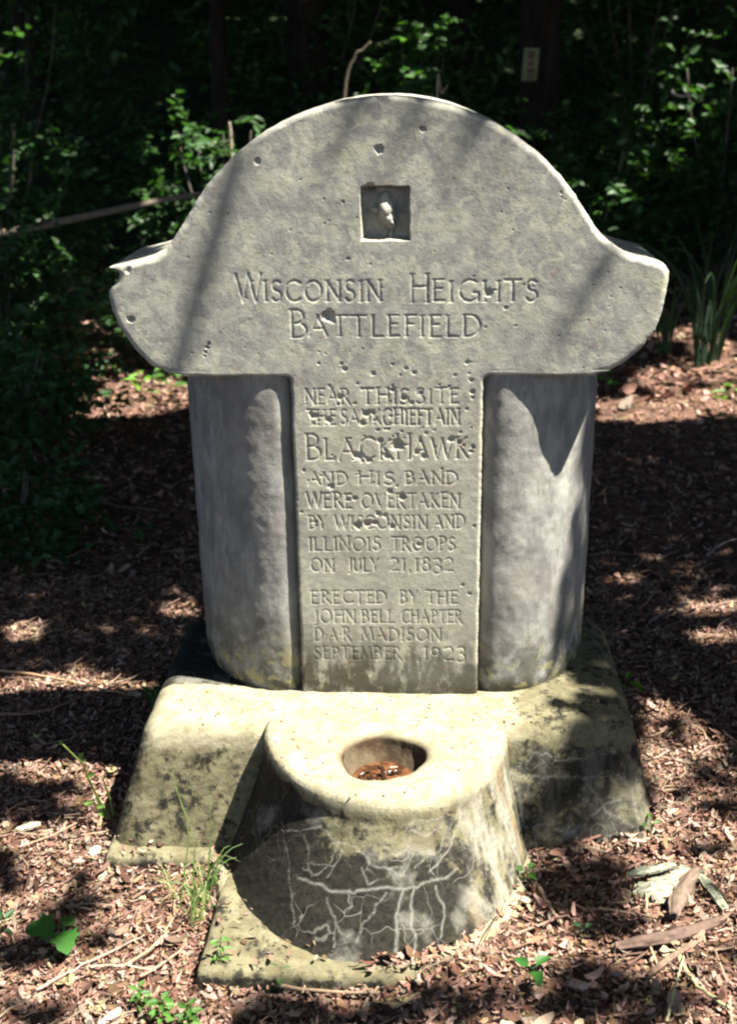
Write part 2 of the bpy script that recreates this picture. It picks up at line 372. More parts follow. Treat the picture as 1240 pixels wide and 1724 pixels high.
# --- inscription: own single-stroke capitals cut as V grooves
def A_(cx, cy, rx, ry, a0, a1, n=12):
    return [(cx+rx*math.cos(math.radians(a0+(a1-a0)*k/n)), cy+ry*math.sin(math.radians(a0+(a1-a0)*k/n))) for k in range(n+1)]
GL = {
 'A': (.82, [[(0, 0), (.42, 1)], [(.38, 1), (.8, 0)], [(.16, .36), (.66, .36)]]),
 'B': (.62, [[(.08, 0), (.08, 1)], [(.08, 1)]+A_(.26, .76, .24, .24, 90, -90, 8)+[(.08, .52)], [(.08, .52)]+A_(.30, .26, .29, .26, 90, -90, 8)+[(.08, 0)]]),
 'C': (.80, [A_(.48, .5, .44, .5, 50, 310, 18)]),
 'D': (.78, [[(.08, 0), (.08, 1)], [(.08, 1)]+A_(.26, .5, .5, .5, 90, -90, 14)+[(.08, 0)]]),
 'E': (.52, [[(.08, 0), (.08, 1)], [(.08, 1), (.48, 1)], [(.08, .58), (.40, .58)], [(.08, 0), (.50, 0)]]),
 'F': (.50, [[(.08, 0), (.08, 1)], [(.08, 1), (.48, 1)], [(.08, .58), (.38, .58)]]),
 'G': (.84, [A_(.48, .5, .44, .5, 50, 330, 18), [(.84, .02), (.84, .40)], [(.62, .40), (.86, .40)]]),
 'H': (.76, [[(.08, 0), (.08, 1)], [(.68, 0), (.68, 1)], [(.08, .56), (.68, .56)]]),
 'I': (.20, [[(.1, 0), (.1, 1)]]),
 'J': (.36, [[(.24, 1), (.24, 0)]+A_(.10, 0, .14, .16, 0, -110, 5)]),
 'K': (.66, [[(.08, 0), (.08, 1)], [(.56, 1), (.08, .48)], [(.20, .60), (.66, 0)]]),
 'L': (.54, [[(.08, 0), (.08, 1)], [(.08, 0), (.52, 0)]]),
 'M': (.96, [[(.02, 0), (.18, 1)], [(.18, 1), (.48, .1)], [(.48, .1), (.78, 1)], [(.78, 1), (.94, 0)]]),
 'N': (.80, [[(.08, 0), (.08, 1)], [(.08, 1), (.72, 0)], [(.72, 0), (.72, 1)]]),
 'O': (.92, [A_(.46, .5, .42, .5, 0, 360, 22)]),
 'P': (.58, [[(.08, 0), (.08, 1)], [(.08, 1)]+A_(.26, .74, .26, .26, 90, -90, 8)+[(.08, .48)]]),
 'R': (.68, [[(.08, 0), (.08, 1)], [(.08, 1)]+A_(.26, .75, .25, .25, 90, -90, 8)+[(.08, .50)], [(.26, .50), (.72, -.06)]]),
 'S': (.54, [A_(.28, .76, .21, .24, 40, 250, 9)+A_(.26, .26, .23, .26, 70, -150, 10)]),
 'T': (.66, [[(.33, 0), (.33, 1)], [(0, 1), (.66, 1)]]),
 'U': (.74, [[(.08, 1), (.08, .3)]+A_(.36, .3, .28, .3, 180, 360, 9)+[(.64, 1)]]),
 'V': (.78, [[(0, 1), (.40, 0)], [(.40, 0), (.78, 1)]]),
 'W': (1.10, [[(0, 1), (.28, 0)], [(.28, 0), (.56, 1)], [(.56, 1), (.82, 0)], [(.82, 0), (1.10, 1)]]),
 'Y': (.70, [[(0, 1), (.35, .5)], [(.70, 1), (.35, .5)], [(.35, .5), (.35, 0)]]),
 '1': (.26, [[(.13, 0), (.13, .95)]]),
 '2': (.62, [A_(.28, .70, .24, .26, 150, -30, 8)+[(.06, 0)], [(.06, 0), (.58, 0)]]),
 '3': (.56, [A_(.24, .72, .22, .24, 140, -70, 8)+[(.22, .45)], [(.22, .45)]+A_(.24, .14, .26, .31, 80, -140, 9)]),
 '8': (.62, [A_(.30, .80, .20, .22, 0, 360, 14), A_(.30, .28, .26, .30, 0, 360, 16)]),
 '9': (.60, [A_(.28, .62, .24, .26, 0, 360, 14), [(.52, .62), (.44, .1), (.30, -.2)]]),
 ',': (.22, [[(.12, .08), (.06, -.14)]]),
 '.': (.20, [[(.08, .45), (.10, .45)]]),
}
SERIF = {'H', 'I', 'N', 'T', 'B', 'D', 'E', 'F', 'L', 'P', 'R', 'K', '1', 'M', 'A'}
TXT = [('W', 398, 441, 463, 509, 1), ('ISCONSIN', 444, 643, 473, 507, 1), ('H', 690, 722, 462, 509, 1), ('EIGHTS', 727, 904, 472, 507, 1),
 ('B', 488, 517, 522, 568, 1), ('ATTLEFIELD', 520, 808, 531, 566, 1), ('.', 812, 820, 530, 566, 1),
 ('NEAR', 513, 588, 655, 680, .8), ('THIS', 609, 688, 654, 680, .8), ('SITE', 699, 771, 654, 679, .8),
 ('THE', 517, 564, 690, 715, .75), ('SAUK', 573, 640, 690, 715, .75), ('CHIEFTAIN', 644, 773, 689, 715, .75),
 ('B', 515, 541, 730, 774, 1), ('LACK', 546, 660, 738, 773, 1), ('H', 666, 692, 730, 773, 1), ('AWK', 694, 787, 737, 772, 1),
 ('AND', 519, 584, 795, 816, .8), ('HIS', 602, 663, 795, 816, .8), ('BAND', 681, 769, 794, 815, .8),
 ('WERE', 516, 592, 831, 855, .8), ('OVERTAKEN', 608, 774, 831, 855, .8),
 ('BY', 519, 549, 868, 890, .8), ('WISCONSIN', 564, 719, 868, 890, .8), ('AND', 729, 781, 868, 890, .8),
 ('ILLINOIS', 520, 639, 905, 927, .8), ('TROOPS', 658, 765, 905, 927, .8),
 ('ON', 523, 562, 941, 962, .75), ('JULY', 585, 636, 941, 962, .75), ('21,1832', 656, 763, 940, 962, .75),
 ('ERECTED', 524, 650, 995, 1016, .75), ('BY', 673, 702, 995, 1016, .75), ('THE', 716, 769, 995, 1016, .75),
 ('JOHN', 528, 598, 1028, 1049, .7), ('BELL', 608, 663, 1028, 1049, .7), ('CHAPTER', 674, 777, 1028, 1049, .7),
 ('D.A.R', 530, 589, 1058, 1079, .7), ('MADISON', 606, 742, 1058, 1079, .7),
 ('SEPTEMBER', 529, 674, 1089, 1110, .7), ('3', 681, 696, 1089, 1110, .3), (',1923', 702, 784, 1089, 1111, .7)]
SEG = []   # x0,z0,x1,z1,halfwidth,depth
for s, x0, x1, y0, y1, k in TXT:
    bl, br, tl = ony(x0, y1), ony(x1, y1), ony(x0, y0)
    Hh = tl[2]-bl[2]; Wt = br[0]-bl[0]; gap = .20
    tot = sum(GL[c][0] for c in s)+gap*(len(s)-1); sc = Wt/tot; cur = bl[0]
    zb = bl[2]+0.
    dz = (br[2]-bl[2])/max(Wt, 1e-6)
    hw = (.0030 if Hh > .03 else .0026); dp = (.0016 if Hh > .03 else .00125)*(.55+.45*k)*(1 if k > .35 else .5)
    for c in s:
        jx, jz, js = rng.normal(0, .0006), rng.normal(0, .0006), 1+rng.normal(0, .02)
        for st in GL[c][1]:
            q = [(cur+u*sc+jx, zb+v*Hh*js+jz+dz*(cur-bl[0])) for u, v in st]
            for a, b in zip(q[:-1], q[1:]): SEG.append((*a, *b, hw*rng.uniform(.85, 1.1), dp*rng.uniform(.8, 1.1)))
            if c in SERIF and len(st) == 2 and abs(st[0][0]-st[1][0]) < .3 and abs(st[0][1]-st[1][1]) > .5:
                for (a, b) in (q[0], q[1]): SEG.append((a-.0036, b, a+.0036, b, hw*.7, dp*.6))
        cur += (GL[c][0]+gap)*sc
SEG = np.array(SEG)
# pits: px,py,radius px, depth
PIT = [(638, 250, 8, .010), (711, 217, 6, .009), (553, 533, 12, .012), (220, 538, 8, .010), (432, 271, 6, .006), (577, 340, 3, .004),
       (822, 493, 7, .008), (851, 518, 4, .006), (786, 610, 4, .005), (792, 640, 4, .005), (795, 660, 5, .007), (585, 436, 3, .004), (622, 318, 11, .012), (215, 455, 7, .006),
       (580, 622, 5, .006), (574, 612, 3, .004), (628, 629, 4, .005), (683, 620, 4, .005), (697, 627, 4, .005), (660, 613, 3, .004), (536, 612, 3, .004),
       (528, 700, 7, .007), (553, 707, 7, .007), (523, 697, 5, .006), (617, 697, 8, .006), (610, 712, 6, .006), (628, 696, 5, .005), (669, 750, 11, .009), (601, 767, 9, .007), (622, 775, 6, .006),
       (651, 768, 7, .007), (640, 742, 6, .006), (700, 762, 6, .006), (707, 742, 5, .005), (760, 740, 7, .006), (773, 745, 6, .006), (713, 768, 6, .006), (796, 753, 5, .006), (793, 760, 5, .006),
       (676, 836, 8, .007), (655, 826, 6, .006), (597, 838, 5, .005), (585, 841, 5, .005), (602, 884, 9, .008), (617, 881, 8, .007), (630, 880, 6, .006), (660, 886, 6, .006), (636, 865, 6, .006), (648, 868, 5, .005),
       (532, 878, 5, .005), (511, 792, 4, .005), (556, 818, 7, .006), (571, 669, 6, .006), (660, 657, 5, .006), (679, 670, 6, .006), (707, 661, 5, .006), (692, 678, 4, .005), (605, 770, 6, .005),
       (778, 985, 4, .006), (790, 1000, 4, .005), (798, 886, 4, .005), (500, 842, 3, .004), (507, 862, 3, .004), (705, 917, 5, .005), (345, 592, 4, .007), (348, 585, 4, .007), (351, 578, 3, .006), (344, 599, 3, .006)]
for k in range(60):
    PIT.append((rng.uniform(512, 795), 600+rng.beta(1.6, 2.6)*330, rng.uniform(1.6, 4), rng.uniform(.002, .005)))
for k in range(60):
    PIT.append((rng.uniform(240, 1080), rng.uniform(230, 620), rng.uniform(1.2, 3), rng.uniform(.001, .003)))
NI = [ony(607, 316), ony(687, 316), ony(611, 403), ony(688, 403)]
nx0, nx1, nz1, nz0 = (NI[0][0]+NI[2][0])/2, (NI[1][0]+NI[3][0])/2, NI[0][2], NI[2][2]
def face_y(X, Z):
    sh = X.shape; X = X.ravel(); Z = Z.ravel()
    y = np.zeros(len(X)); dirt = np.zeros(len(X))
    d = dist_out(X, Z)
    r = np.where(Z > ZT+.01, .0125, .0065)*(1+.35*fbm(X, Z, .05, 3, 2))
    q = np.clip(r-d, 0, r*.995); y += (r-np.sqrt(np.maximum(r*r-q*q, 0)))
    y += .0011*fbm(X, Z, .16, 2, 12)+.0002*fbm(X, Z, .012, 3, 14)
    order = np.argsort(Z); Zs = Z[order]
    g = np.zeros(len(X))
    wob = .0006*fbm(X, Z, .006, 2, 77)
    for x0, z0, x1, z1, hw, dp in SEG:
        a, b = np.searchsorted(Zs, [min(z0, z1)-hw, max(z0, z1)+hw]); ii = order[a:b]
        ii = ii[(X[ii] > min(x0, x1)-hw) & (X[ii] < max(x0, x1)+hw)]
        if not len(ii): continue
        dx, dz = x1-x0, z1-z0; L2 = dx*dx+dz*dz+1e-12
        u = np.clip(((X[ii]-x0)*dx+(Z[ii]-z0)*dz)/L2, 0, 1)
        dd = np.hypot(X[ii]-x0-u*dx, Z[ii]-z0-u*dz)+wob[ii]
        g[ii] = np.maximum(g[ii], dp*np.clip(1.12-dd/hw, 0, 1))
    for px, py, rp, dp in PIT:
        c = ony(px, py); rr = rp*.00084; dp = dp*.58
        a, b = np.searchsorted(Zs, [c[2]-rr*1.6, c[2]+rr*1.6]); ii = order[a:b]; ii = ii[abs(X[ii]-c[0]) < rr*1.6]
        if not len(ii): continue
        dd = np.hypot(X[ii]-c[0], Z[ii]-c[2])/rr*(1+.4*fbm(X[ii], Z[ii], .008, 2, 9))
        v = np.clip(1.25-dd, 0, 1)**.6; g[ii] = np.maximum(g[ii], dp*v)
    y += g; dirt = np.clip(g/.004, 0, 1)
    # square niche
    e = np.minimum(np.minimum(X-nx0, nx1-X), np.minimum(Z-nz0, nz1-Z))
    fl = np.clip((e+.003+.0015*fbm(X, Z, .015, 2, 8))/.006, 0, 1); fl = fl*fl*(3-2*fl)
    y += fl*(.036+.002*fbm(X, Z, .02, 3, 6)); dirt = np.maximum(dirt, np.clip(fl, 0, .75))
    return y.reshape(sh), dirt.reshape(sh)
HY, HD = face_y(HX, HZ); PY, PD = face_y(PX, PZ)
nh, npn = len(zh), len(zp)
V = [np.stack([HX, HY, HZ], -1).reshape(-1, 3), np.stack([PX, PY, PZ], -1).reshape(-1, 3)]; dirt = [HD.ravel(), PD.ravel()]
def gridF(nr, nc, off, flip=False):
    i = (np.arange(nr-1)[:, None]*nc+np.arange(nc-1)).ravel()+off
    q = np.stack([i, i+1, i+nc+1, i+nc], 1); return q[:, ::-1] if flip else q
F = [gridF(nh, NC, 0), gridF(npn, NPC, nh*NC)]
off = nh*NC+npn*NPC
def side(P, yb, flip, nseg=10, jut=.0015):
    """wall from a chain of front-rim points back to depth yb; returns with rim vertices duplicated on the rim"""
    global off
    n = len(P); rows = [P]
    for k in range(1, nseg+1):
        u = k/nseg; Q = P.copy(); Q[:, 1] = P[:, 1]*(1-u)+yb*u
        if k < nseg:
            nn = .0016*fbm(P[:, 0]*1.+P[:, 2], Q[:, 1], .03, 3, 61); c = np.array([0, 0, 1.05]); dv = norm(np.stack([P[:, 0], 0*P[:, 0], P[:, 2]-1.0], 1)); Q += dv*nn[:, None]
        rows.append(Q)
    V.append(np.concatenate(rows)); dirt.append(np.zeros(n*(nseg+1)))
    F.append(gridF(nseg+1, n, off, flip)); off += n*(nseg+1)
Hv = np.stack([HX, HY, HZ], -1); Pv = np.stack([PX, PY, PZ], -1)
side(Hv[:, 0].copy(), THICK, False); side(Hv[:, -1].copy(), THICK, True)
side(Hv[0, :].copy(), THICK, True, 6); side(Hv[-1, :].copy(), THICK, False, 6)
side(Pv[:, 0].copy(), .066, False, 3); side(Pv[:, -1].copy(), .066, True, 3)
bk = np.stack([np.stack([xl, xl*0+THICK, zh], 1), np.stack([xr, xr*0+THICK, zh], 1)], 1).reshape(-1, 3)
V.append(bk); dirt.append(np.zeros(len(bk))); F.append(gridF(nh, 2, off, True)); off += len(bk)
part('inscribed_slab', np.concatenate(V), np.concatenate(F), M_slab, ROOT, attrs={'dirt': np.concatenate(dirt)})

# --- shaft (flat slab with rounded ends) behind the inscription panel
def plan(u, A=.212, B=.30, hwid=.438, y0=.005):
    """plan of the shaft: two convex lobes with a groove beside the inscription panel, rounded ends"""
    xc = hwid-A; R_ = []
    for k in range(13): a_ = math.pi/2*k/12; R_.append((xc-.052*math.cos(a_), y0+.055-.055*math.sin(a_)))      # groove up to the lobe front
    for k in range(1, 61): a_ = math.pi/2*k/60; R_.append((xc+A*math.sin(a_), y0+B-B*math.cos(a_)))
    for k in range(1, 31): a_ = math.pi/2*k/30; R_.append((xc+A*math.cos(a_), y0+B+.06*math.sin(a_)))
    L_ = [(-x, y) for x, y in R_][::-1]
    pts = L_+[(-.10, y0+.058), (.10, y0+.058)]+R_; pts.append(pts[0]); return resamp2(np.array(pts), .0035)
pp = plan(0); zs = np.linspace(.262, .99, 150); rows = []
for z in zs:
    s = 1-.012*(1-(z-.28)/.7); q = pp.copy(); q[:, 0] *= s
    arcl = np.arange(len(q))*.0035
    dn = .0022*fbm(arcl, arcl*0+z, .06, 3, 15)+.0007*fbm(arcl, arcl*0+z, .012, 2, 16)
    low = max(0, 1-(z-.28)/.04); dn = dn-.006*low*low
    c = np.array([0, .27]); dv = norm((q-c)*[.6, 1]); q = q+dv*dn[:, None]
    rows.append(np.concatenate([q, np.full((len(q), 1), z)], 1))
SV = np.array(rows); n = SV.shape[1]; i = (np.arange(len(zs)-1)[:, None]*n+np.arange(n)[None]); j = (np.arange(len(zs)-1)[:, None]*n+(np.arange(n)+1) % n)
part('shaft', SV.reshape(-1, 3), np.stack([i.ravel(), j.ravel(), (j+n).ravel(), (i+n).ravel()], 1), M_shaft, ROOT)

# --- broken carved figure in the niche
def blob(c, r, seed, amp=.25, n=14, m=20, keel=0.):
    V = []; th = np.linspace(0, math.pi, n); ph = np.arange(m)*2*math.pi/m
    T, P_ = np.meshgrid(th, ph, indexing='ij'); d = np.stack([np.sin(T)*np.cos(P_), np.sin(T)*np.sin(P_), np.cos(T)], -1)
    nn = 1+amp*fbm(d[..., 0]+d[..., 2]*.7, d[..., 1]-d[..., 2]*.4, .8, 3, seed)
    V = (np.array(c)+d*nn[..., None]*np.array(r)).reshape(-1, 3)
    i = (np.arange(n-1)[:, None]*m+np.arange(m)).ravel(); j = (np.arange(n-1)[:, None]*m+(np.arange(m)+1) % m).ravel()
    return V, np.stack([i, i+m, j+m, j], 1), np.zeros((0, 3), int)
def fig(px, py, Y): p = ony(px, py, Y); return p
bl = []
for px, py, rx, rz, ry, Y, tilt in ((645, 338, .0085, .013, .016, .022, 0), (651, 352, .0125, .018, .018, .021, 0), (655, 366, .0105, .012, .016, .021, 0), (658, 375, .0075, .007, .014, .022, 0), (633, 352, .0065, .004, .008, .020, 0), (659, 394, .003, .010, .006, .032, 0)):
    c = fig(px, py, Y); bl.append(blob(c, (rx*1.3, ry, rz*1.2), px, .5))
v, f, tt = merge(bl)
part('carved_figure', v, f, M_slab, ROOT, tris=tt, attrs={'dirt': np.zeros(len(v))})

# --- battered base block, fountain drum and plinth
def rbox(cx, hx, y0, y1, z0, z1, r, g, bat=(0, 0, 0, 0), amp=.002, seed=0):
    """rounded box on a fine lattice; bat = outward flare at the bottom (left,right,front,back)"""
    hy, hz = (y1-y0)/2, (z1-z0)/2; h = np.array([hx, hy, hz]); Vs, Fs = [], []; o = 0
    for axn, sg in ((0, -1), (0, 1), (1, -1), (1, 1), (2, 1)):
        u, v_ = [k for k in range(3) if k != axn]
        nu, nv = max(2, int(2*h[u]/g)), max(2, int(2*h[v_]/g))
        U, W_ = np.meshgrid(np.linspace(-1, 1, nu), np.linspace(-1, 1, nv), indexing='ij')
        P = np.zeros(U.shape+(3,)); P[..., u] = U*h[u]; P[..., v_] = W_*h[v_]; P[..., axn] = sg*h[axn]
        inn = np.clip(P, -(h-r), h-r); inn[..., 2] = np.where(P[..., 2] < 0, P[..., 2], inn[..., 2]); dd = P-inn; L = np.linalg.norm(dd, axis=-1, keepdims=True)
        Q = inn+dd/(L+1e-12)*r*np.where(L > 1e-9, 1, 0)
        N_ = dd/(L+1e-12)
        Vs.append((Q, N_)); idx = (np.arange(nu-1)[:, None]*nv+np.arange(nv-1)).ravel()+o
        q = np.stack([idx, idx+nv, idx+nv+1, idx+1], 1)
        flip = (sg < 0) ^ (axn == 1)
        Fs.append(q[:, ::-1] if flip else q); o += nu*nv
    Q = np.concatenate([a.reshape(-1, 3) for a, _ in Vs]); N_ = np.concatenate([a.reshape(-1, 3) for _, a in Vs])
    nn = amp*fbm(Q[:, 0]+Q[:, 2]*.6, Q[:, 1]+Q[:, 2]*.8, .09, 4, seed+3)+amp*.35*fbm(Q[:, 0]-Q[:, 2], Q[:, 1]+Q[:, 2], .014, 3, seed+5)
    Q = Q+N_*nn[:, None]
    tt = np.clip((hz-Q[:, 2])/(2*hz), 0, 1.2)
    Q[:, 0] += np.where(Q[:, 0] < 0, -bat[0], bat[1])*tt*np.clip(abs(Q[:, 0])/hx, 0, 1)
    Q[:, 1] += np.where(Q[:, 1] < 0, -bat[2], bat[3])*tt*np.clip(abs(Q[:, 1])/hy, 0, 1)
    Q += np.array([cx, (y0+y1)/2, (z0+z1)/2])
    return Q, np.concatenate(Fs)
BV, BF = rbox(.0, .492, -.125, .372, .0, .281, .034, .0036, (.082, .058, .068, .05), .0035, 4)
# bottom lip of the block
# fountain: polar lattice about the bowl centre
BC = np.array([-.006, -.238]); NA = 520
ang = np.arange(NA)*2*math.pi/NA
def ell(a, b, cx, cyy):
    d = np.stack([np.cos(ang), np.sin(ang)], 1); o = BC-np.array([cx, cyy])
    A = (d[:, 0]/a)**2+(d[:, 1]/b)**2; Bq = 2*(d[:, 0]*o[0]/a**2+d[:, 1]*o[1]/b**2); Cq = (o[0]/a)**2+(o[1]/b)**2-1
    return (-Bq+np.sqrt(Bq*Bq-4*A*Cq))/(2*A)
ZF = .283
prof = []                                              # (radius array, z array)
for k in range(108):
    u = k/107; z = .018+(ZF-.05-.018)*u; s = (1-u)**1.25
    prof.append((ell(.243+.066*s, .272+.128*s, -.004-.018*s, -.12), np.full(NA, z)))
rtop = ell(.243, .272, -.004, -.12)
rad_ = .034+.016*np.cos(ang)
for k in range(1, 11):
    a = math.pi/2*k/10; prof.append((rtop-rad_*(1-math.cos(a)), ZF-.05+(.05-rad_)*(math.sin(a) > 0)*min(1, k/2.)+rad_*math.sin(a)))
rb = np.full(NA, .078)*(1+.05*np.sin(ang*2+.6)+.04*np.sin(ang*3+1)+.02*np.sin(ang*5)+.05*fbm(np.cos(ang), np.sin(ang), .5, 3, 3))
rin = rtop-rad_
for k in range(1, 26):
    u = k/26; prof.append((rin+(rb+.024-rin)*u, np.full(NA, ZF-.004*u)))
for k in range(0, 9):
    a = math.pi/2*k/8; prof.append((rb+.024-.024*math.sin(a), np.full(NA, ZF-.004-.013*(1-math.cos(a)))))
for k in range(1, 22):
    u = k/21; prof.append((rb*(1-u**1.6)*.999+.0005, np.full(NA, ZF-.017-.062*(1-(1-u)**2.2))))
FV = []
for rr, z in prof:
    x = BC[0]+rr*np.cos(ang); y = BC[1]+rr*np.sin(ang)
    z = z-.014*np.clip((y+.12)/.05, 0, 1)**1.5*(z > ZF-.04)
    FV.append(np.stack([x, y, z], 1))
FV = np.array(FV); npf = len(FV)
nn = .0035*fbm(FV[..., 0]+FV[..., 2]*.5, FV[..., 1]+FV[..., 2]*.9, .09, 4, 23)+.0012*fbm(FV[..., 0]-FV[..., 2], FV[..., 1]+FV[..., 2], .014, 3, 25)
dv = np.stack([np.cos(ang), np.sin(ang), ang*0], 1)[None]*np.where(np.arange(npf) < 112, 1, .2)[:, None, None]
FV = FV+dv*nn[..., None]; FV[..., 2] += nn*np.where(np.arange(npf) > 112, .8, .0)[:, None]
i = (np.arange(npf-1)[:, None]*NA+np.arange(NA)).ravel(); j = (np.arange(npf-1)[:, None]*NA+(np.arange(NA)+1) % NA).ravel()
FF = np.stack([i, j, j+NA, i+NA], 1); FVf = FV.reshape(-1, 3)

# mineral veins: polylines read off the photograph, carried onto the stone
VE = [[(455, 1215, 2), (449, 1260, 2), (447, 1310, 2), (455, 1350, 2), (475, 1395, 3), (485, 1450, 4), (494, 1500, 5), (492, 1560, 5)],
 [(455, 1240, 2), (462, 1300, 2), (470, 1350, 2), (478, 1400, 3)], [(448, 1360, 2), (462, 1385, 2), (475, 1398, 3)],
 [(478, 1396, 4), (505, 1398, 5), (535, 1390, 6), (556, 1402, 5), (565, 1420, 4), (560, 1445, 4), (548, 1465, 4), (530, 1475, 5), (505, 1460, 4)],
 [(538, 1390, 5), (537, 1365, 3), (532, 1345, 2)], [(513, 1403, 4), (520, 1440, 4), (524, 1478, 4)], [(520, 1455, 4), (560, 1458, 5), (580, 1430, 4)],
 [(540, 1376, 3), (560, 1390, 3), (580, 1400, 2)], [(562, 1420, 4), (600, 1425, 5), (620, 1455, 5), (650, 1462, 6), (680, 1460, 5)],
 [(500, 1480, 9), (530, 1485, 9), (560, 1500, 9), (600, 1502, 8), (650, 1495, 8), (700, 1492, 8), (745, 1480, 7), (770, 1460, 6)],
 [(560, 1460, 4), (550, 1480, 5)], [(610, 1460, 4), (618, 1490, 6), (640, 1480, 4)], [(590, 1500, 5), (585, 1535, 4)], [(550, 1510, 4), (560, 1540, 5), (575, 1570, 5), (590, 1580, 4)],
 [(650, 1505, 4), (630, 1535, 5), (605, 1560, 4), (600, 1590, 5)], [(565, 1570, 4), (560, 1600, 5)], [(670, 1540, 9), (665, 1590, 9), (655, 1650, 9)], [(675, 1500, 6), (672, 1540, 8)],
 [(680, 1395, 4), (700, 1380, 4), (730, 1385, 4), (750, 1370, 4)], [(700, 1460, 5), (740, 1430, 5), (755, 1400, 4), (770, 1370, 4), (775, 1330, 3)],
 [(690, 1400, 5), (720, 1405, 6), (745, 1395, 4)], [(780, 1370, 5), (765, 1410, 6), (745, 1445, 6), (720, 1470, 5)], [(790, 1290, 4), (770, 1300, 4), (755, 1290, 3)], [(790, 1290, 4), (805, 1270, 5), (820, 1240, 6)],
 [(560, 1340, 3), (570, 1370, 3), (580, 1385, 2)], [(650, 1340, 4), (690, 1340, 4), (730, 1335, 3)], [(700, 1490, 6), (690, 1530, 7), (700, 1580, 7), (695, 1620, 8)],
 [(735, 1490, 6), (745, 1530, 6), (740, 1580, 6)], [(640, 1420, 5), (665, 1440, 5), (690, 1425, 4)], [(450, 1440, 3), (455, 1455, 2), (470, 1440, 2)],
 [(850, 1295, 7), (875, 1305, 6), (910, 1310, 5), (950, 1308, 5), (985, 1310, 5), (1015, 1305, 5), (1050, 1310, 4)], [(880, 1300, 5), (885, 1285, 5), (905, 1262, 4)],
 [(860, 1250, 4), (900, 1270, 5), (950, 1278, 5), (1000, 1275, 4), (1040, 1270, 4)], [(940, 1275, 4), (950, 1240, 4)], [(985, 1310, 5), (1000, 1335, 6), (1020, 1360, 8), (1050, 1385, 6), (1075, 1395, 5)],
 [(1060, 1330, 5), (1040, 1350, 6), (1015, 1360, 7), (985, 1385, 6), (960, 1400, 6)], [(870, 1395, 5), (905, 1390, 5), (940, 1395, 5), (965, 1405, 6)], [(920, 1310, 4), (915, 1345, 4)], [(975, 1340, 3), (995, 1355, 4)],
 [(1045, 1280, 5), (1060, 1330, 6), (1075, 1380, 6)], [(860, 1300, 8), (875, 1340, 7), (880, 1390, 9), (860, 1440, 9)],
 [(400, 1250, 4), (420, 1275, 5), (440, 1270, 4)], [(330, 1230, 4), (370, 1255, 4), (400, 1270, 4)], [(410, 1240, 3), (440, 1255, 4)], [(420, 1330, 2), (440, 1335, 2)]]
allV = np.concatenate([BV, FVf]); allF = np.concatenate([BF, FF+len(BV)])
bvh = BVHTree.FromPolygons([tuple(v) for v in allV[:]], [tuple(int(k) for k in f) for f in allF])
vs = []
cvec = Vector(CAM)
for line in VE:
    P = np.array(line, float); Pn = []
    for a, b in zip(P[:-1], P[1:]):
        m = max(2, int(np.hypot(*(b-a)[:2])/2.2))
        for k in range(m): Pn.append(a+(b-a)*k/m)
    Pn = np.array(Pn); wn = np.arange(len(Pn)); off1 = fbm(wn*1., wn*0., 9, 3, int(P[0, 0]) % 97)*4
    Pn[:, 0] += off1*1.6; Pn[:, 1] += fbm(wn*1., wn*0.+5, 7, 3, int(P[0, 1]) % 89)*7
    for x, y, wd in Pn:
        h = bvh.ray_cast(cvec, Vector(ray(x, y)).normalized())
        if h[0] is not None: vs.append((*h[0], wd*.00029))
vs = np.array(vs)
def veinmap(Vx):
    out = np.zeros(len(Vx)); kk = KDTree(len(Vx))
    for i_, p in enumerate(Vx): kk.insert(p, i_)
    kk.balance()
    for x, y, z, wd in vs:
        for co, ix, d in kk.find_range((x, y, z), wd*2.1):
            v = math.exp(-(d/wd)**2*1.1)*.6
            if v > out[ix]: out[ix] = v
    return out
def sstep(x, a, b): u = np.clip((x-a)/(b-a), 0, 1); return u*u*(3-2*u)
# moss stains and some painted shade: heavy on steep faces of drum and right of block, light on the tops
bx, by, bz = BV.T
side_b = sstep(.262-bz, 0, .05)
b_stain_shade = side_b*(.47+.20*sstep(bx, .20, .36)-.14*sstep(bx, .42, .53))+(1-side_b)*.36*sstep(bx, .20, .30)+1.6*sstep(by, .015, .06)*sstep(-bx, .2, .3)  # last term paints the back-left top dark for the shade there
b_stain_shade -= .10*(bx < -.1)
part('base_block', BV, BF, M_base, ROOT, attrs={'stain_shade': b_stain_shade, 'vein': veinmap(BV), 'streak': .25*side_b*(bx > .2), 'wet': bz*0})
fx, fy, fz = FVf.T
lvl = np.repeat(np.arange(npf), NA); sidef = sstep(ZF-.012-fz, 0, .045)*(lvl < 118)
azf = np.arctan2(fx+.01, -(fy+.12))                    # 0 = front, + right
f_stain_shade = sidef*(.36+.90*sstep(.20-fz, 0, .09)*sstep(-azf, -.8, -.2)+1.2*sstep(-azf, .30, .65)-.02*sstep(azf, .7, 1.1))+.05  # left flank moss darkened further to paint in its shaded side
rimd = np.hypot(fx-BC[0], fy-BC[1])
wet = np.where(lvl >= 146, np.clip((ZF-.004-fz)/.010, 0, 1), 0.)
part('fountain_drum', FVf, FF, M_base, ROOT, attrs={'stain_shade': f_stain_shade, 'vein': veinmap(FVf), 'streak': sidef*sstep(azf, .35, .75), 'wet': wet})
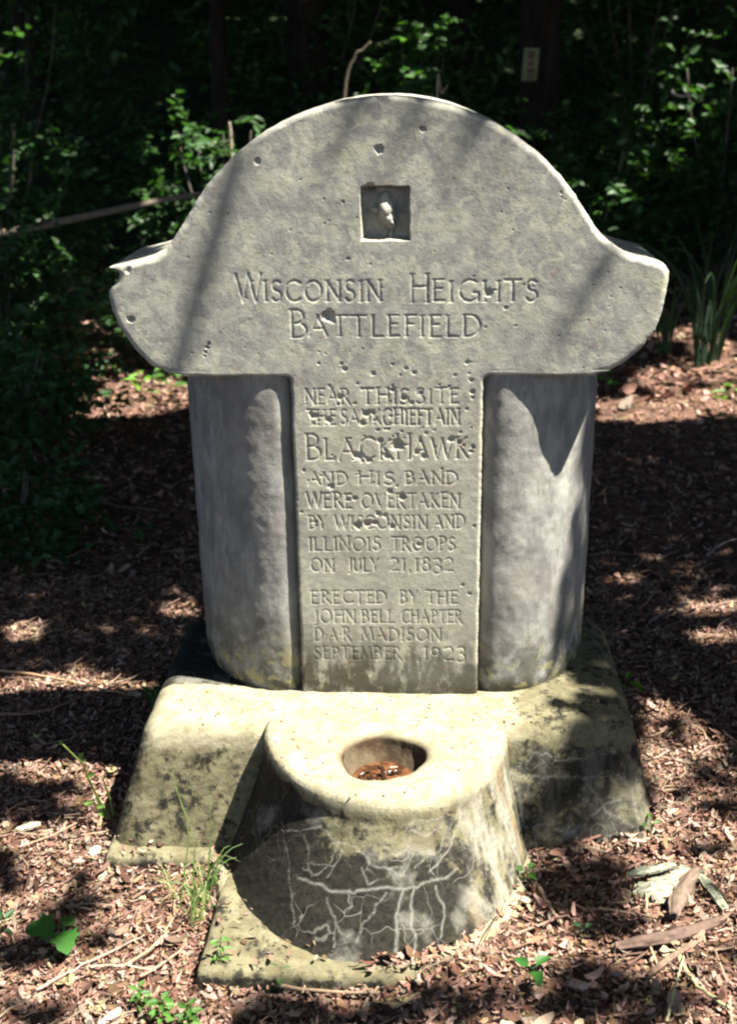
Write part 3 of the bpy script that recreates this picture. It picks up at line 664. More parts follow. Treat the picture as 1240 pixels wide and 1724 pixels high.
for (cx, hx, y0, y1, z0, z1, sd, rot) in ((-.335, .243, -.222, .2, -.07, .024, 51, .03), (-.105, .217, -.548, -.15, -.08, .024, 52, -.02), (.30, .25, -.18, .3, -.08, .018, 53, 0)):
    v, f = rbox(cx, hx, y0, y1, z0, z1, .012, .006, (.01, .01, .01, .01), .004, sd)
    c, s = math.cos(rot), math.sin(rot); o = np.array([cx, (y0+y1)/2]); q = v[:, :2]-o; v[:, 0] = o[0]+q[:, 0]*c-q[:, 1]*s; v[:, 1] = o[1]+q[:, 0]*s+q[:, 1]*c
    part('plinth_slab', v, f, M_base, ROOT, attrs={'stain_shade': np.full(len(v), .36)+.25*(v[:, 2] < z1-.012), 'vein': np.zeros(len(v)), 'streak': np.zeros(len(v)), 'wet': np.zeros(len(v))})

# low curved foot wrapping the front of the drum
ftr = []
fa = np.linspace(math.pi*1.02, math.pi*1.98, 150)
wob_ = 1+.012*fbm(fa*1., fa*0, .3, 3, 8)
for sc_, z_ in ((.70, .021), (.90, .022), (.94, .0215), (.97, .018), (.99, .010), (1.0, -.002), (1.01, -.05)):
    ftr.append(np.stack([-.032+.335*sc_*wob_*np.cos(fa), -.12+.432*sc_*wob_*np.sin(fa), z_+.002*fbm(np.cos(fa)*sc_, np.sin(fa)*sc_, .1, 3, 9)+.008*np.clip(np.cos(fa), 0, 1)], 1))
ftr = np.array(ftr); i = (np.arange(6)[:, None]*150+np.arange(149)).ravel()
nf_ = 7*150; part('drum_foot', ftr.reshape(-1, 3), np.stack([i, i+150, i+151, i+1], 1), M_base, ROOT, attrs={'stain_shade': np.full(nf_, .2)+.3*(ftr[..., 2].ravel() < .012), 'vein': np.zeros(nf_), 'streak': np.zeros(nf_), 'wet': np.zeros(nf_)})

# wet debris standing in the bowl
mw, nt_, bw = newmat('bowl_water', .06, .6); g = NG(nt_); g.L(g.mix(g.ramp(g.noise(60, 4, .6), .4, .6), (.035, .015, .007), (.12, .05, .022)), bw.inputs['Base Color']); g.bump(g.noise(45, 3, .5), bw, .004, .5)
ra = np.linspace(0, .060, 12); V_ = np.stack([np.stack([BC[0]+r_*np.cos(ang[::13]), BC[1]+r_*np.sin(ang[::13]), np.full(40, .226)+.0015*fbm(r_*np.cos(ang[::13])*1, r_*np.sin(ang[::13])*1, .02, 2, 3)], 1) for r_ in ra+.0005])
i = (np.arange(11)[:, None]*40+np.arange(40)).ravel(); j = (np.arange(11)[:, None]*40+(np.arange(40)+1) % 40).ravel()
tag(obj('rainwater', mesh('rainwater', V_.reshape(-1, 3), np.stack([i, j, j+40, i+40], 1)), mw), 'shallow brown rainwater standing in the stone drinking bowl', 'water')
n = 38; a = rng.uniform(0, 6.28, n); rr = .047*np.sqrt(rng.uniform(0, 1, n)); cx_ = BC[0]+rr*np.cos(a)+.006; cy2 = BC[1]+rr*np.sin(a)-.012
v, f = leaves(np.stack([cx_, cy2, 0.2275+.005*rng.random(n)], 1), np.stack([rng.normal(size=n), rng.normal(size=n), .15*rng.normal(size=n)], 1), np.stack([.3*rng.normal(size=n), .3*rng.normal(size=n), np.ones(n)], 1), rng.uniform(.010, .030, n), rng.uniform(.005, .012, n))
md = tint_mat('wet_debris', .3, .5, 0, 200, .4)
o = obj('soaked_leaves', mesh('soaked_leaves', v, f, attrs={'tint': tintof(n, 6, [(.07, .028, .014), (.035, .015, .008), (.13, .06, .03), (.02, .01, .006)], .25, 5)}), md)
tag(o, 'soaked red-brown leaf bits lying in the drinking bowl', 'leaf debris', kind='stuff')

# ------------------------------------------------------------------ leaf litter and mulch (uncountable)
LIT_COL = [(.32, .185, .145), (.38, .24, .195), (.22, .115, .087), (.10, .045, .032), (.38, .25, .20), (.22, .115, .087), (.065, .033, .023), (.27, .155, .09), (.24, .19, .12), (.17, .135, .105), (.12, .075, .04)]
def inside_stone(x, y):
    a = (abs(x) < .50) & (y > -.12) & (y < .40)
    b = (((x+.015)/.30)**2+((y+.12)/.36)**2 < 1)
    return a | b
def litter(name, n, xr_, yr_, ls, seed, label, cols=LIT_COL, wfac=(.18, .55), lift=.012, dens=None, bright=1.):
    g = np.random.default_rng(seed); x = g.uniform(*xr_, n); y = g.uniform(*yr_, n)
    if dens is not None: k = g.random(n) < dens(x, y); x, y = x[k], y[k]
    k = ~inside_stone(x, y); x, y = x[k], y[k]; n = len(x)
    pz = gh(x, y)
    # pieces that land on the plinth slabs lie on top of them
    on = ((abs(x+.335) < .24) & (y > -.22) & (y < .2)); on2 = ((abs(x+.105) < .21) & (y > -.54) & (y < -.2))
    k = ~((on | on2) & (g.random(n) < np.where(x > -.02, .25, .93))); x, y, pz, on, on2 = x[k], y[k], pz[k], on[k], on2[k]; n = len(x)
    ft = ((x+.032)/.335)**2+((y+.12)/.432)**2 < .96; kf = ~(ft & ~on2 & (y < -.2)) | (g.random(n) < .3); x, y, pz, on, on2 = x[kf], y[kf], pz[kf], on[kf], on2[kf]; ft = ft[kf] & (y < -.2); n = len(x); pz = np.where(ft, np.maximum(pz, .024), pz)
    pz = np.where(on, .026, np.where(on2, np.maximum(.028, pz), pz))
    L = g.uniform(*ls, n)*np.exp(.35*g.normal(size=n)); W = L*g.uniform(*wfac, n)
    th = g.uniform(0, 6.28, n); D = np.stack([np.cos(th), np.sin(th), .22*g.normal(size=n)], 1)
    N_ = np.stack([.35*g.normal(size=n), .35*g.normal(size=n), np.ones(n)], 1)
    P = np.stack([x, y, pz+g.random(n)**2*lift+.002], 1)-D*L[:, None]*.5
    P = P*[1, 1, 1]; P[:, 2] = pz+g.random(n)**2*lift+.003
    D2 = norm(D); N2 = norm(N_-D2*(N_*D2).sum(1, keepdims=True)); S = np.cross(D2, N2)
    # curled chip: 3 cross rows of 2 points, ragged
    V = []
    cl = g.normal(0, .18, n)*L; tw = g.normal(0, .3, n)
    for k_, u in enumerate((0, .33, .68, 1)):
        wd = W*np.array([.55, 1, .9, .4])[k_]*g.uniform(.6, 1.15, n); bend = cl*(4*(u-.5)**2)
        for s_ in (-.5, .5):
            V.append(P+D2*(L*u)[:, None]+S*(wd*s_)[:, None]+N2*(np.abs(bend)+tw*(u-.5)*wd*s_+.18*wd*g.normal(size=n))[:, None])
    V = np.stack(V, 1).reshape(-1, 3); b = np.arange(n)[:, None]*8
    F = np.concatenate([b+np.array([0, 1, 3, 2]), b+np.array([2, 3, 5, 4]), b+np.array([4, 5, 7, 6])])
    o = obj(name, mesh(name, V, F, smooth=False, attrs={'tint': tintof(n, 8, np.array(cols)*bright, .22, seed)}), M_litter)
    tag(o, label, 'litter', kind='stuff'); return o
litter('wood_mulch', 120000, (-1.25, 1.35), (-.95, 1.25), (.006, .018), 1, 'reddish brown wood chip mulch covering the ground around the monument')
litter('wood_mulch_far', 52000, (-4.2, 4.4), (1.1, 4.8), (.014, .034), 2, 'shaded brown chip mulch on the ground behind the monument').name = 'shaded_mulch'
litter('left_mulch', 15000, (-3.6, -1.2), (-1.6, 1.3), (.012, .03), 6, 'brown chip mulch on the ground well left of the monument')
litter('right_mulch', 15000, (1.3, 3.6), (-1.6, 1.3), (.012, .03), 7, 'brown chip mulch on the ground well right of the monument')
litter('fallen_leaves', 800, (-1.3, 1.4), (-.95, 1.4), (.018, .036), 3, 'broad dry fallen leaves scattered over the mulch', [(.28, .20, .14), (.22, .14, .10), (.34, .27, .18), (.15, .085, .06), (.32, .27, .13)], (.4, .75), .012)
litter('back_litter', 9000, (-4.5, 5), (3.2, 8.5), (.04, .09), 4, 'dry tan leaf litter on the slope below the shrubs', LIT_COL, (.3, .7), .03).name = 'slope_litter'
# specks blown onto the tops of the stone
def specks():
    g = np.random.default_rng(44); pts = []
    while len(pts) < 230:
        x, y = g.uniform(-.47, .47), g.uniform(-.42, .34)
        if np.hypot(x-BC[0], y-BC[1]) < .11: continue
        h = bvh.ray_cast(Vector((x, y, .6)), Vector((0, 0, -1)))
        if h[0] is None or h[1][2] < .75 or (abs(x) < .43 and y > .0) : continue
        pts.append(h[0])
    P = np.array([tuple(p) for p in pts])+[0, 0, .0012]; n = len(P); a = g.uniform(0, 6.28, n)
    v, f = leaves(P, np.stack([np.cos(a), np.sin(a), .1*g.normal(size=n)], 1), np.stack([.2*g.normal(size=n), .2*g.normal(size=n), np.ones(n)], 1), g.uniform(.003, .011, n), g.uniform(.0015, .005, n))
    tag(obj('stone_debris', mesh('stone_debris', v, f, attrs={'tint': tintof(n, 6, LIT_COL, .2, 6)}), M_litter), 'tiny bits of bark and needles on the top of the base', 'debris', kind='stuff')
specks()
# fine needles / fibres
def fibres(n, seed):
    g = np.random.default_rng(seed); parts = []
    x = g.uniform(-1.2, 1.3, n); y = g.uniform(-.9, 1.6, n); k = ~inside_stone(x, y); x, y = x[k], y[k]; n = len(x)
    L = g.uniform(.03, .11, n); th = g.normal(.5, .9, n); z = gh(x, y)+.010+.012*g.random(n)
    D = np.stack([np.cos(th), np.sin(th), .08*g.normal(size=n)], 1); S = np.stack([-np.sin(th), np.cos(th), 0*th], 1)
    wd = g.uniform(.0008, .0022, n); P = np.stack([x, y, z], 1); bend = g.normal(0, .12, n)*L
    V = []
    for u in (0, .5, 1):
        c = P+D*(L*u)[:, None]+S*(bend*4*u*(1-u))[:, None]
        V += [c-S*wd[:, None], c+S*wd[:, None]+np.array([0, 0, .001])]
    V = np.stack(V, 1).reshape(-1, 3); b = np.arange(n)[:, None]*6
    o = obj('twig_litter', mesh('twig_litter', V, np.concatenate([b+[0, 1, 3, 2], b+[2, 3, 5, 4]]), attrs={'tint': tintof(n, 6, [(.20, .13, .10), (.11, .065, .05), (.26, .19, .13)], .2, seed)}), M_litter)
    tag(o, 'thin twigs and pine straw strewn over the mulch', 'litter', kind='stuff')
fibres(1900, 8)

# ------------------------------------------------------------------ individual twigs, bark and sticks on the ground
def G(x, y, dz=0.):
    p = onz(x, y, 0.); p = onz(x, y, float(gh(p[0], p[1]))+dz); return p
def stick(name, label, cat, px, r, col, taper=.5, dz=.012, n=14, seed=0, side_twigs=()):
    pts = smooth_path([G(x, y, dz+(z if z else 0)) for x, y, *zz in px for z in [zz[0] if zz else 0]], n)
    g = np.random.default_rng(seed); pts[1:-1] += g.normal(0, r*.35, (n-2, 3))
    rad = np.linspace(r, r*taper, n)
    loc = pts[0]; E_ = empty(name, label, cat, tuple(loc))
    v, f, tt = tube(pts, rad, 8, .07, seed); part('stem', v, f, M_wood, E_, tris=tt, attrs={'tint': tintof(len(v), 1, [col], .10, seed)})
    for (u, dx, dy, ln) in side_twigs:
        k = int(u*(n-1)); p = pts[k]; q = p+np.array([dx, dy, .25])*ln
        v, f, tt = tube(smooth_path([p, (p+q)/2+g.normal(0, .004, 3), q], 6), np.linspace(r*.5, r*.25, 6), 6, .05, seed); part('side_twig', v, f, M_wood, E_, tris=tt, attrs={'tint': tintof(len(v), 1, [col], .1, seed)})
    return E_
stick('dry_stalk', 'long straight tan stalk lying across mulch at far left', 'stalk', [(-30, 1127), (60, 1136), (130, 1150), (215, 1170)], .0042, (.42, .27, .16), .5, .018, seed=1)
stick('curved_twig', 'curved brown twig crossing the lit mulch below the straight tan stalk', 'twig', [(-25, 1205), (60, 1200), (130, 1178), (215, 1148)], .0045, (.22, .13, .085), .5, .02, seed=2, side_twigs=((.6, -.4, .6, .06),))
stick('dark_twig', 'shaded grey twig on the ground left of the upper shaft', 'twig', [(140, 828), (190, 850), (230, 856), (265, 860)], .006, (.16, .13, .10), .5, .03, seed=3)
stick('shade_twig', 'thin dim stick in the shade right of the left shaft foot', 'twig', [(85, 945), (120, 935), (165, 912)], .004, (.2, .16, .13), .5, .03, seed=4) 
stick('pale_stick', 'pale straight stick on sunlit mulch at lower left', 'stick', [(60, 1668), (130, 1630), (190, 1600), (243, 1575)], .0036, (.30, .23, .19), .45, .012, seed=5)
stick('short_twig', 'short brown twig on mulch right of the drum', 'twig', [(905, 1492), (925, 1525), (945, 1555)], .0042, (.40, .28, .2), .6, .016, seed=6)
stick('yellow_stalk', 'bent yellow-green stalk lying on mulch at bottom right', 'stalk', [(1140, 1605), (1158, 1640), (1190, 1670), (1232, 1700)], .0048, (.42, .38, .2), .6, .014, seed=7)
stick('upright_straw', 'thin straw crossing the yellow-green stalk at bottom right', 'straw', [(1122, 1720), (1135, 1665), (1150, 1610)], .0024, (.48, .42, .24), .6, .02, seed=8)
stick('right_root', 'brown root curving beside the base corner on the right', 'root', [(1062, 1165), (1085, 1195), (1120, 1218), (1148, 1232)], .006, (.36, .24, .18), .4, .014, seed=9)
stick('grey_twig', 'thin grey twig in shade at the right edge behind the base', 'twig', [(1095, 1045), (1130, 1025), (1160, 1012)], .004, (.2, .17, .15), .6, .02, seed=10)
stick('arched_twig', 'arched twig on shaded ground near the right picture edge', 'twig', [(1190, 935), (1215, 915), (1245, 905)], .005, (.24, .2, .17), .6, .03, seed=11)
stick('thin_stick', 'thin pale twig standing out on mulch near the left tuft', 'twig', [(235, 1645), (270, 1625), (310, 1595)], .003, (.34, .22, .16), .6, .016, seed=12)
stick('straw', 'pale straw lying by the left edge of the front plinth', 'straw', [(150, 1628), (200, 1626), (262, 1634)], .0022, (.5, .4, .28), .6, .016, seed=13)
stick('plinth_twig', 'brown twig in the shadow under the front plinth', 'twig', [(375, 1652), (440, 1655), (520, 1668), (640, 1672)], .0045, (.26, .18, .12), .6, .016, seed=14)
# rotten branch and bark pieces at the right
def slab_piece(name, label, cat, px, width, col, mat=None, dz=.02, curl=.5, seed=0, n=12, m=7):
    """curled strip of bark following a pixel path on the ground"""
    c = smooth_path([G(x, y, dz) for x, y in px], n); g = np.random.default_rng(seed)
    T = norm(np.gradient(c, axis=0)); S = norm(np.cross(T, [0, 0, 1.])); V = []
    for sgn, th in ((1, .0), (1, -.0035)):
        for i_ in range(n):
            u = i_/(n-1); wd = width*(.35+.65*math.sin(math.pi*min(.98, max(.04, u)))**.5)*g.uniform(.85, 1.1)
            for j_ in range(m):
                s_ = -1+2*j_/(m-1); V.append(c[i_]+S[i_]*wd*.5*s_+np.array([0, 0, curl*wd*.5*(1-s_*s_)+g.normal(0, width*.045)+th-.004]))
    V = np.array(V); ii = (np.arange(n-1)[:, None]*m+np.arange(m-1)).ravel(); F1 = np.stack([ii, ii+1, ii+m+1, ii+m], 1); o_ = n*m
    bd = [];
    for i_ in range(n-1):
        for j_ in (0, m-1): a = i_*m+j_; bd.append((a, a+m, a+m+o_, a+o_))
    for j_ in range(m-1):
        for i_ in (0, n-1): a = i_*m+j_; bd.append((a, a+1, a+1+o_, a+o_))
    F = np.concatenate([F1, F1[:, ::-1]+o_, np.array(bd)])
    if mat is None: me = mesh(name, V, F, attrs={'tint': tintof(len(V), 1, [col], .14, seed)}); mat = M_wood
    else: me = mesh(name, V, F)
    o = obj(name, me, mat); return tag(o, label, cat)
slab_piece('pale_bark', 'crumpled whitish bark sheet lying on mulch right of the base', 'bark', [(1068, 1492), (1100, 1496), (1130, 1488), (1160, 1462)], .075, None, M_pale, .018, .35, 1)
slab_piece('pale_bark_strip', 'narrow whitish bark sliver behind the crumpled pale bark sheet', 'bark', [(1055, 1468), (1090, 1462), (1135, 1452)], .022, None, M_pale, .026, .4, 2)
slab_piece('leaning_bark', 'whitish strip of bark leaning at the right picture edge', 'bark', [(1178, 1470), (1200, 1495), (1222, 1528)], .020, None, M_pale, .03, .5, 3)
slab_piece('curved_bark', 'curved brown bark piece between the two whitish bark pieces', 'bark', [(1172, 1462), (1152, 1490), (1140, 1515), (1135, 1538)], .030, (.17, .12, .09), None, .032, .8, 4)
slab_piece('rotten_branch', 'long splintered brown branch piece lying below the whitish bark', 'branch', [(1035, 1590), (1090, 1580), (1150, 1568), (1215, 1545)], .026, (.13, .085, .066), None, .022, 1.0, 5)
slab_piece('bark_splinter', 'brown bark splinter slanting beneath the long splintered branch', 'bark', [(1090, 1640), (1120, 1615), (1160, 1590)], .014, (.19, .125, .09), None, .02, .9, 6)
slab_piece('wood_chip', 'large pale wood chip at the bottom edge, left', 'wood chip', [(165, 1722), (185, 1708), (206, 1694)], .016, (.55, .45, .38), None, .016, .5, 7)
slab_piece('wood_chip', 'dull brown wood chip standing beside the pale chip, bottom left', 'wood chip', [(135, 1690), (145, 1705), (152, 1724)], .014, (.33, .25, .2), None, .016, .6, 8)
slab_piece('tan_leaf', 'yellowish round leaf on mulch right of the drum foot', 'leaf', [(876, 1508), (884, 1512), (892, 1516)], .016, (.62, .56, .36), None, .014, .4, 9)
slab_piece('orange_chip', 'tan bark chip beside the drum foot on the right', 'wood chip', [(843, 1530), (858, 1534), (872, 1538)], .016, (.45, .31, .17), None, .014, .5, 10)
slab_piece('wood_chip', 'rounded pinkish chip in front of the three leaf seedling', 'wood chip', [(960, 1650), (975, 1656), (990, 1660)], .026, (.46, .33, .27), None, .014, .5, 11)
slab_piece('wood_chip', 'tan chip at the edge of the shadow, left side', 'wood chip', [(28, 1395), (45, 1388), (68, 1384)], .022, (.60, .50, .38), None, .016, .4, 12)
slab_piece('yellow_leaf', 'small yellow leaf beside the thin stalk plant on the left', 'leaf', [(57, 1234), (63, 1236), (68, 1233)], .012, (.55, .5, .2), None, .018, .4, 13)
slab_piece('stone_chip', 'pale broken stone bit by the left plinth corner', 'stone', [(150, 1437), (158, 1430), (168, 1424)], .022, (.62, .58, .42), None, .016, .8, 14)

# ------------------------------------------------------------------ small plants
GREEN = [(.06, .15, .025), (.085, .20, .035), (.045, .11, .02)]
GREEN_D = [(.05, .12, .03), (.04, .09, .025), (.07, .15, .04)]
def lobed(P, D, N_, L, n_l=5, seed=0):
    """one lobed leaf as a fan with mid-rib fold"""
    P = np.array(P, float); D = norm(np.array(D, float)); N_ = norm(np.array(N_, float)-D*np.dot(N_, D)); S = np.cross(D, N_)
    out_ = [(0, 0), (.12, .30), (.02, .52), (.30, .42), (.42, .60), (.55, .34), (.78, .30), (1, 0), (.78, -.30), (.55, -.34), (.42, -.60), (.30, -.42), (.02, -.52), (.12, -.30)]
    V = [P+D*L*.38]; V += [P+D*L*a+S*L*b+N_*L*(.18*abs(b)-.25*a*a) for a, b in out_]
    T = [(0, k, k+1) for k in range(1, len(out_))]+[(0, len(out_), 1)]
    return np.array(V), np.zeros((0, 4), int), np.array(T)
def seedling(label, px, h, sprays, seed, name='seedling', cat='seedling', cols=GREEN, kind='ovate', base=None):
    """stem with individually placed leaves; sprays = (height fraction, azimuth deg, length, width)"""
    g = np.random.default_rng(seed); b = G(*px) if base is None else np.array(base); E_ = empty(name, label, cat, tuple(b))
    top = b+np.array([g.normal(0, h*.12), g.normal(0, h*.12), h]); pth = smooth_path([b-[0, 0, .01], (b+top)/2+g.normal(0, h*.06, 3), top], 8)
    v, f, tt = tube(pth, np.linspace(max(.0012, h*.02), .0008, 8), 6); part('stem', v, f, M_leaf, E_, tris=tt, attrs={'tint': tintof(len(v), 1, [(.13, .17, .05)], .05, seed)})
    for (u, az, L, W) in sprays:
        p = b+(top-b)*u; a = math.radians(az); D = np.array([math.cos(a), math.sin(a), .25+g.normal(0, .12)]); q = p+norm(D)*L*.25
        if kind == 'lobed': v, f, tt = lobed(q, D, [0, -.25, 1], L, seed=seed)
        else: v, f = leaves([q], [D], [[g.normal(0, .2), -.25, 1]], [L], [W], .3, .25); tt = np.zeros((0, 3), int)
        s, fs, ts = tube(np.array([p, q]), .0007, 4); v, f, tt = merge([(v, f, tt), (s, fs, ts)])
        part('leaf', v, f, M_leaf, E_, tris=tt, attrs={'tint': tintof(len(v), 1, [cols[g.integers(len(cols))]], .04, seed)})
    return E_
seedling('broad lobed maple seedling over a dark shadow at lower left', (105, 1585), .045, [(1, 200, .055, .04), (1, -70, .052, .04), (.8, 80, .030, .02)], 3, 'maple_seedling', kind='lobed', cols=[(.045, .15, .025)])
seedling('three-leaved green seedling below the drum on the right', (898, 1655), .03, [(1, 150, .030, .020), (1, 40, .034, .020), (1, -80, .040, .024)], 4, cols=[(.03, .12, .02)])
seedling('small bright seedling against the right foot of the drum', (888, 1490), .035, [(1, 170, .024, .014), (1, 50, .022, .014), (.9, -60, .024, .014), (.6, 0, .018, .01), (.6, 200, .018, .01)], 5)
seedling('tiny seedling at the front plinth in shadow', (468, 1668), .03, [(1, 150, .026, .016), (1, 20, .022, .014), (.8, -80, .020, .014), (.6, 190, .020, .012)], 6, cols=[(.05, .12, .03)])
seedling('slender leafy sprig in front of the left end of the plinth', (375, 1648), .085, [(u, a, .017, .008) for u, a in zip(np.linspace(.25, 1, 14), np.arange(14)*137)], 7, 'sprig', 'sprig', cols=[(.10, .22, .05)])
seedling('bright two-leaf seedling beside the base, right side', (1058, 1188), .07, [(.9, 172, .034, .020), (1, -62, .058, .024), (1, 60, .035, .016)], 8, cols=[(.11, .26, .03)])
seedling('small green clump beside the top left corner of the base', (262, 1195), .05, [(u, a, .026, .016) for u, a in zip(np.linspace(.3, 1, 12), np.arange(12)*137)], 9, 'clump', 'plant', cols=[(.07, .18, .03)])
seedling('bright sprig at the bottom edge, left of centre', (243, 1702), .05, [(u, a, .018, .010) for u, a in zip(np.linspace(.2, 1, 12), np.arange(12)*137)], 10, 'sprig', 'sprig')
seedling('leafy sprig at the bottom edge, second from left', (272, 1728), .05, [(u, a, .020, .011) for u, a in zip(np.linspace(.2, 1, 14), np.arange(14)*137)], 11, 'sprig', 'sprig')
seedling('low sprig at the bottom edge, rightmost of the three sprigs', (318, 1732), .04, [(u, a, .020, .011) for u, a in zip(np.linspace(.2, 1, 12), np.arange(12)*137)], 12, 'sprig', 'sprig')
seedling('small dark seedling in the shaded hollow right of the drum', (973, 1580), .03, [(1, 150, .018, .010), (1, 30, .018, .010)], 13, cols=[(.03, .09, .03)])
seedling('little sprout at left picture edge on lit mulch', (6, 1585), .045, [(1, 60, .03, .012), (1, 120, .034, .012), (.7, -30, .025, .01)], 14, 'sprout', 'sprout', cols=[(.03, .09, .03)])
seedling('seedling leaf beside the left shaft in shade', (322, 1095), .07, [(.6, 70, .03, .012), (1, 100, .05, .014), (1, 30, .02, .012)], 15, cols=[(.05, .09, .04)])
seedling('tiny bright sprout near the right foot of the base', (1095, 1412), .04, [(1, 90, .02, .008), (.7, 170, .02, .009), (.8, 10, .018, .008)], 16, 'sprout', 'sprout')
# thin jointed stalk plant at the left
def stalk_plant():
    b = G(192, 1385); E_ = empty('stalk_plant', 'thin jointed yellow-green stalk plant rising from shade left of the base', 'plant', tuple(b))
    Yp = b[1]
    for px in ([(170, 1352), (152, 1318), (140, 1288), (128, 1276), (106, 1254)], [(188, 1356), (180, 1330), (172, 1308)], [(172, 1365), (160, 1335), (150, 1310)]):
        pts = smooth_path([b+[0, 0, 0]]+[ony(x, y, Yp-.02*i_) for i_, (x, y) in enumerate(px)], 14)
        v, f, tt = tube(pts, np.linspace(.0028, .0016, 14)); part('stalk', v, f, M_leaf, E_, tris=tt, attrs={'tint': tintof(len(v), 1, [(.20, .25, .07)], .05, 1)})
    for (x, y, az, L) in ((133, 1280, 60, .025), (133, 1280, 10, .018), (146, 1306, 20, .022), (158, 1352, 170, .024), (162, 1358, 20, .022), (166, 1362, -60, .022), (106, 1254, 120, .014), (175, 1312, 80, .012)):
        p = ony(x, y, Yp-.02); a = math.radians(az); v, f = leaves([p], [[math.cos(a), -.3, math.sin(a)]], [[0, -1, .6]], [L], [L*.55]); part('leaf', v, f, M_leaf, E_, attrs={'tint': tintof(6, 1, [(.16, .26, .06)], .05, int(x))})
stalk_plant()
def grass(name, label, base_pts, nb, h, seed, cols, width=.0016, lean=.35, extra=()):
    g = np.random.default_rng(seed); b0 = np.mean(base_pts, 0); E_ = empty(name, label, 'grass', tuple(b0))
    for k in range(nb):
        b = np.array(base_pts[g.integers(len(base_pts))])+np.append(g.normal(0, .008, 2)*(h/.12)**.7, 0); a = g.uniform(0, 6.28); hh = h*g.uniform(.45, 1.1); ln = hh*lean*g.uniform(.3, 1.6)
        d = np.array([math.cos(a), math.sin(a), 0]); c = [b-[0, 0, .01], b+d*ln*.25+[0, 0, hh*.55], b+d*ln*.7+[0, 0, hh*.9], b+d*ln*1.25+[0, 0, hh*(.98-.3*lean*g.random())]]
        blade(E_, c, width*g.uniform(.7, 1.3), cols[g.integers(len(cols))], seed+k)
    for c in extra: blade(E_, c, width, cols[0], 3)
    return E_
def blade(par, c, wd, col, seed, n=8):
    c = smooth_path(c, n); T = norm(np.gradient(c, axis=0)); S = norm(np.cross(T, norm(CAM-c[0])+np.array([.3, 0, .2])))
    ws = wd*np.array([1-(i_/(n-1))**2.2*.92 for i_ in range(n)]); Nn = np.cross(S, T)
    V = np.stack([c-S*ws[:, None], c+Nn*(ws*.35)[:, None], c+S*ws[:, None]], 1).reshape(-1, 3)
    F = []
    for i_ in range(n-1):
        for j_ in (0, 1): a = i_*3+j_; F.append((a, a+1, a+4, a+3))
    part('blade', V, np.array(F), M_leaf, par, attrs={'tint': tintof(len(V), 1, [col], .05, seed)})
b1 = [G(330, 1560), G(345, 1530), G(350, 1505)]
grass('grass_tuft', 'tuft of thin green grass at the notch between base and front plinth', b1, 34, .10, 5, [(.14, .22, .06), (.22, .26, .10), (.09, .17, .05)], .0015, .5,
      [[b1[2], ony(352, 1440, b1[2][1]), ony(356, 1400, b1[2][1]), ony(344, 1272, b1[2][1]-.02)], [b1[1]+[-.05, 0, 0], ony(318, 1400, b1[1][1]), ony(300, 1340, b1[1][1]), ony(288, 1290, b1[1][1])], [b1[0], ony(325, 1480, b1[0][1]), ony(328, 1430, b1[0][1]), ony(322, 1395, b1[0][1])]])
b2 = [G(285, 1500), G(300, 1520)]
grass('grass_tuft', 'sparse short grass on mulch before the left part of the base', b2, 12, .05, 6, [(.18, .24, .08), (.28, .28, .12)], .0013, .7)

# ------------------------------------------------------------------ background trees, shrubs
def trunk(par, pts, r, name='trunk', mat=None, seed=0):
    p = smooth_path(pts, 18); v, f, tt = tube(p, r if np.ndim(r) else np.linspace(r, r*.6, 18), 14, .04, seed); return part(name, v, f, mat or M_bark, par, tris=tt)
def crown_leaves(cent, rad, ncl, per, L, seed, flat=.6, cut=None):
    """leaf sprays: clusters along short twigs inside an ellipsoid"""
    g = np.random.default_rng(seed); d = norm(g.normal(size=(ncl, 3))); rr = g.random(ncl)**.45; lump = .75+.5*vnoise(d[:, 0]*2+seed, d[:, 1]*2+d[:, 2]*2, .8, seed)
    C_ = np.array(cent)+d*(rr*lump)[:, None]*np.array(rad)
    if cut is not None: C_ = C_[cut(C_)]
    ncl = len(C_); sd = norm(g.normal(size=(ncl, 3))*[1, 1, .4]+[0, -.25, -.05])
    P, D, N_ = [], [], []
    sl_ = L*g.uniform(2.2, 4.5, ncl)
    for k in range(per):
        u = (k+.5)/per; P.append(C_+sd*(sl_*u)[:, None]+g.normal(0, L*.12, (ncl, 3))); s_ = np.cross(sd, [0, 0, 1.])*(1 if k % 2 else -1)
        D.append(norm(sd*.55+s_*.8+g.normal(0, .28, (ncl, 3)))); N_.append(np.array([0, -.15, 1.])+g.normal(0, .38, (ncl, 3)))
    P, D, N_ = map(np.concatenate, (P, D, N_)); n = len(P)
    return (*leaves(P, D, N_, L*g.uniform(.6, 1.25, n), L*.56*g.uniform(.7, 1.2, n)), n)
SH_COL = [(.028, .076, .024), (.042, .105, .032), (.020, .055, .017), (.060, .135, .045)]
def shrub(label, x, y, h, wd, seed, L=.065, ncl=240, per=9, name='shrub', group='understory shrubs behind the monument', cols=SH_COL, cz=None, nst=5):
    b = np.array([x, y, float(gh(x, y))]); E_ = empty(name, label, 'shrub', tuple(b), group); g = np.random.default_rng(seed)
    for k in range(nst):
        a = g.uniform(0, 6.28); d = np.array([math.cos(a), math.sin(a), 0])*wd*g.uniform(.2, .7)
        v, f, tt = tube(smooth_path([b-[0, 0, .03], b+d*.3+[0, 0, h*.4], b+d*.8+[0, 0, h*.72], b+d+[0, 0, h*.95]], 9), np.linspace(.012*h**.5, .003, 9), 6); part('stem', v, f, M_bark2, E_, tris=tt)
    cz = cz if cz is not None else h*.55
    v, f, n = crown_leaves(b+[0, 0, cz], (wd, wd*.7, h*.55), ncl, per, L, seed, cut=lambda C_: C_[:, 2] > gh(C_[:, 0], C_[:, 1])+.04)
    part('foliage', v, f, M_leaf, E_, attrs={'tint': tintof(n, 6, cols, .2, seed)}); return E_
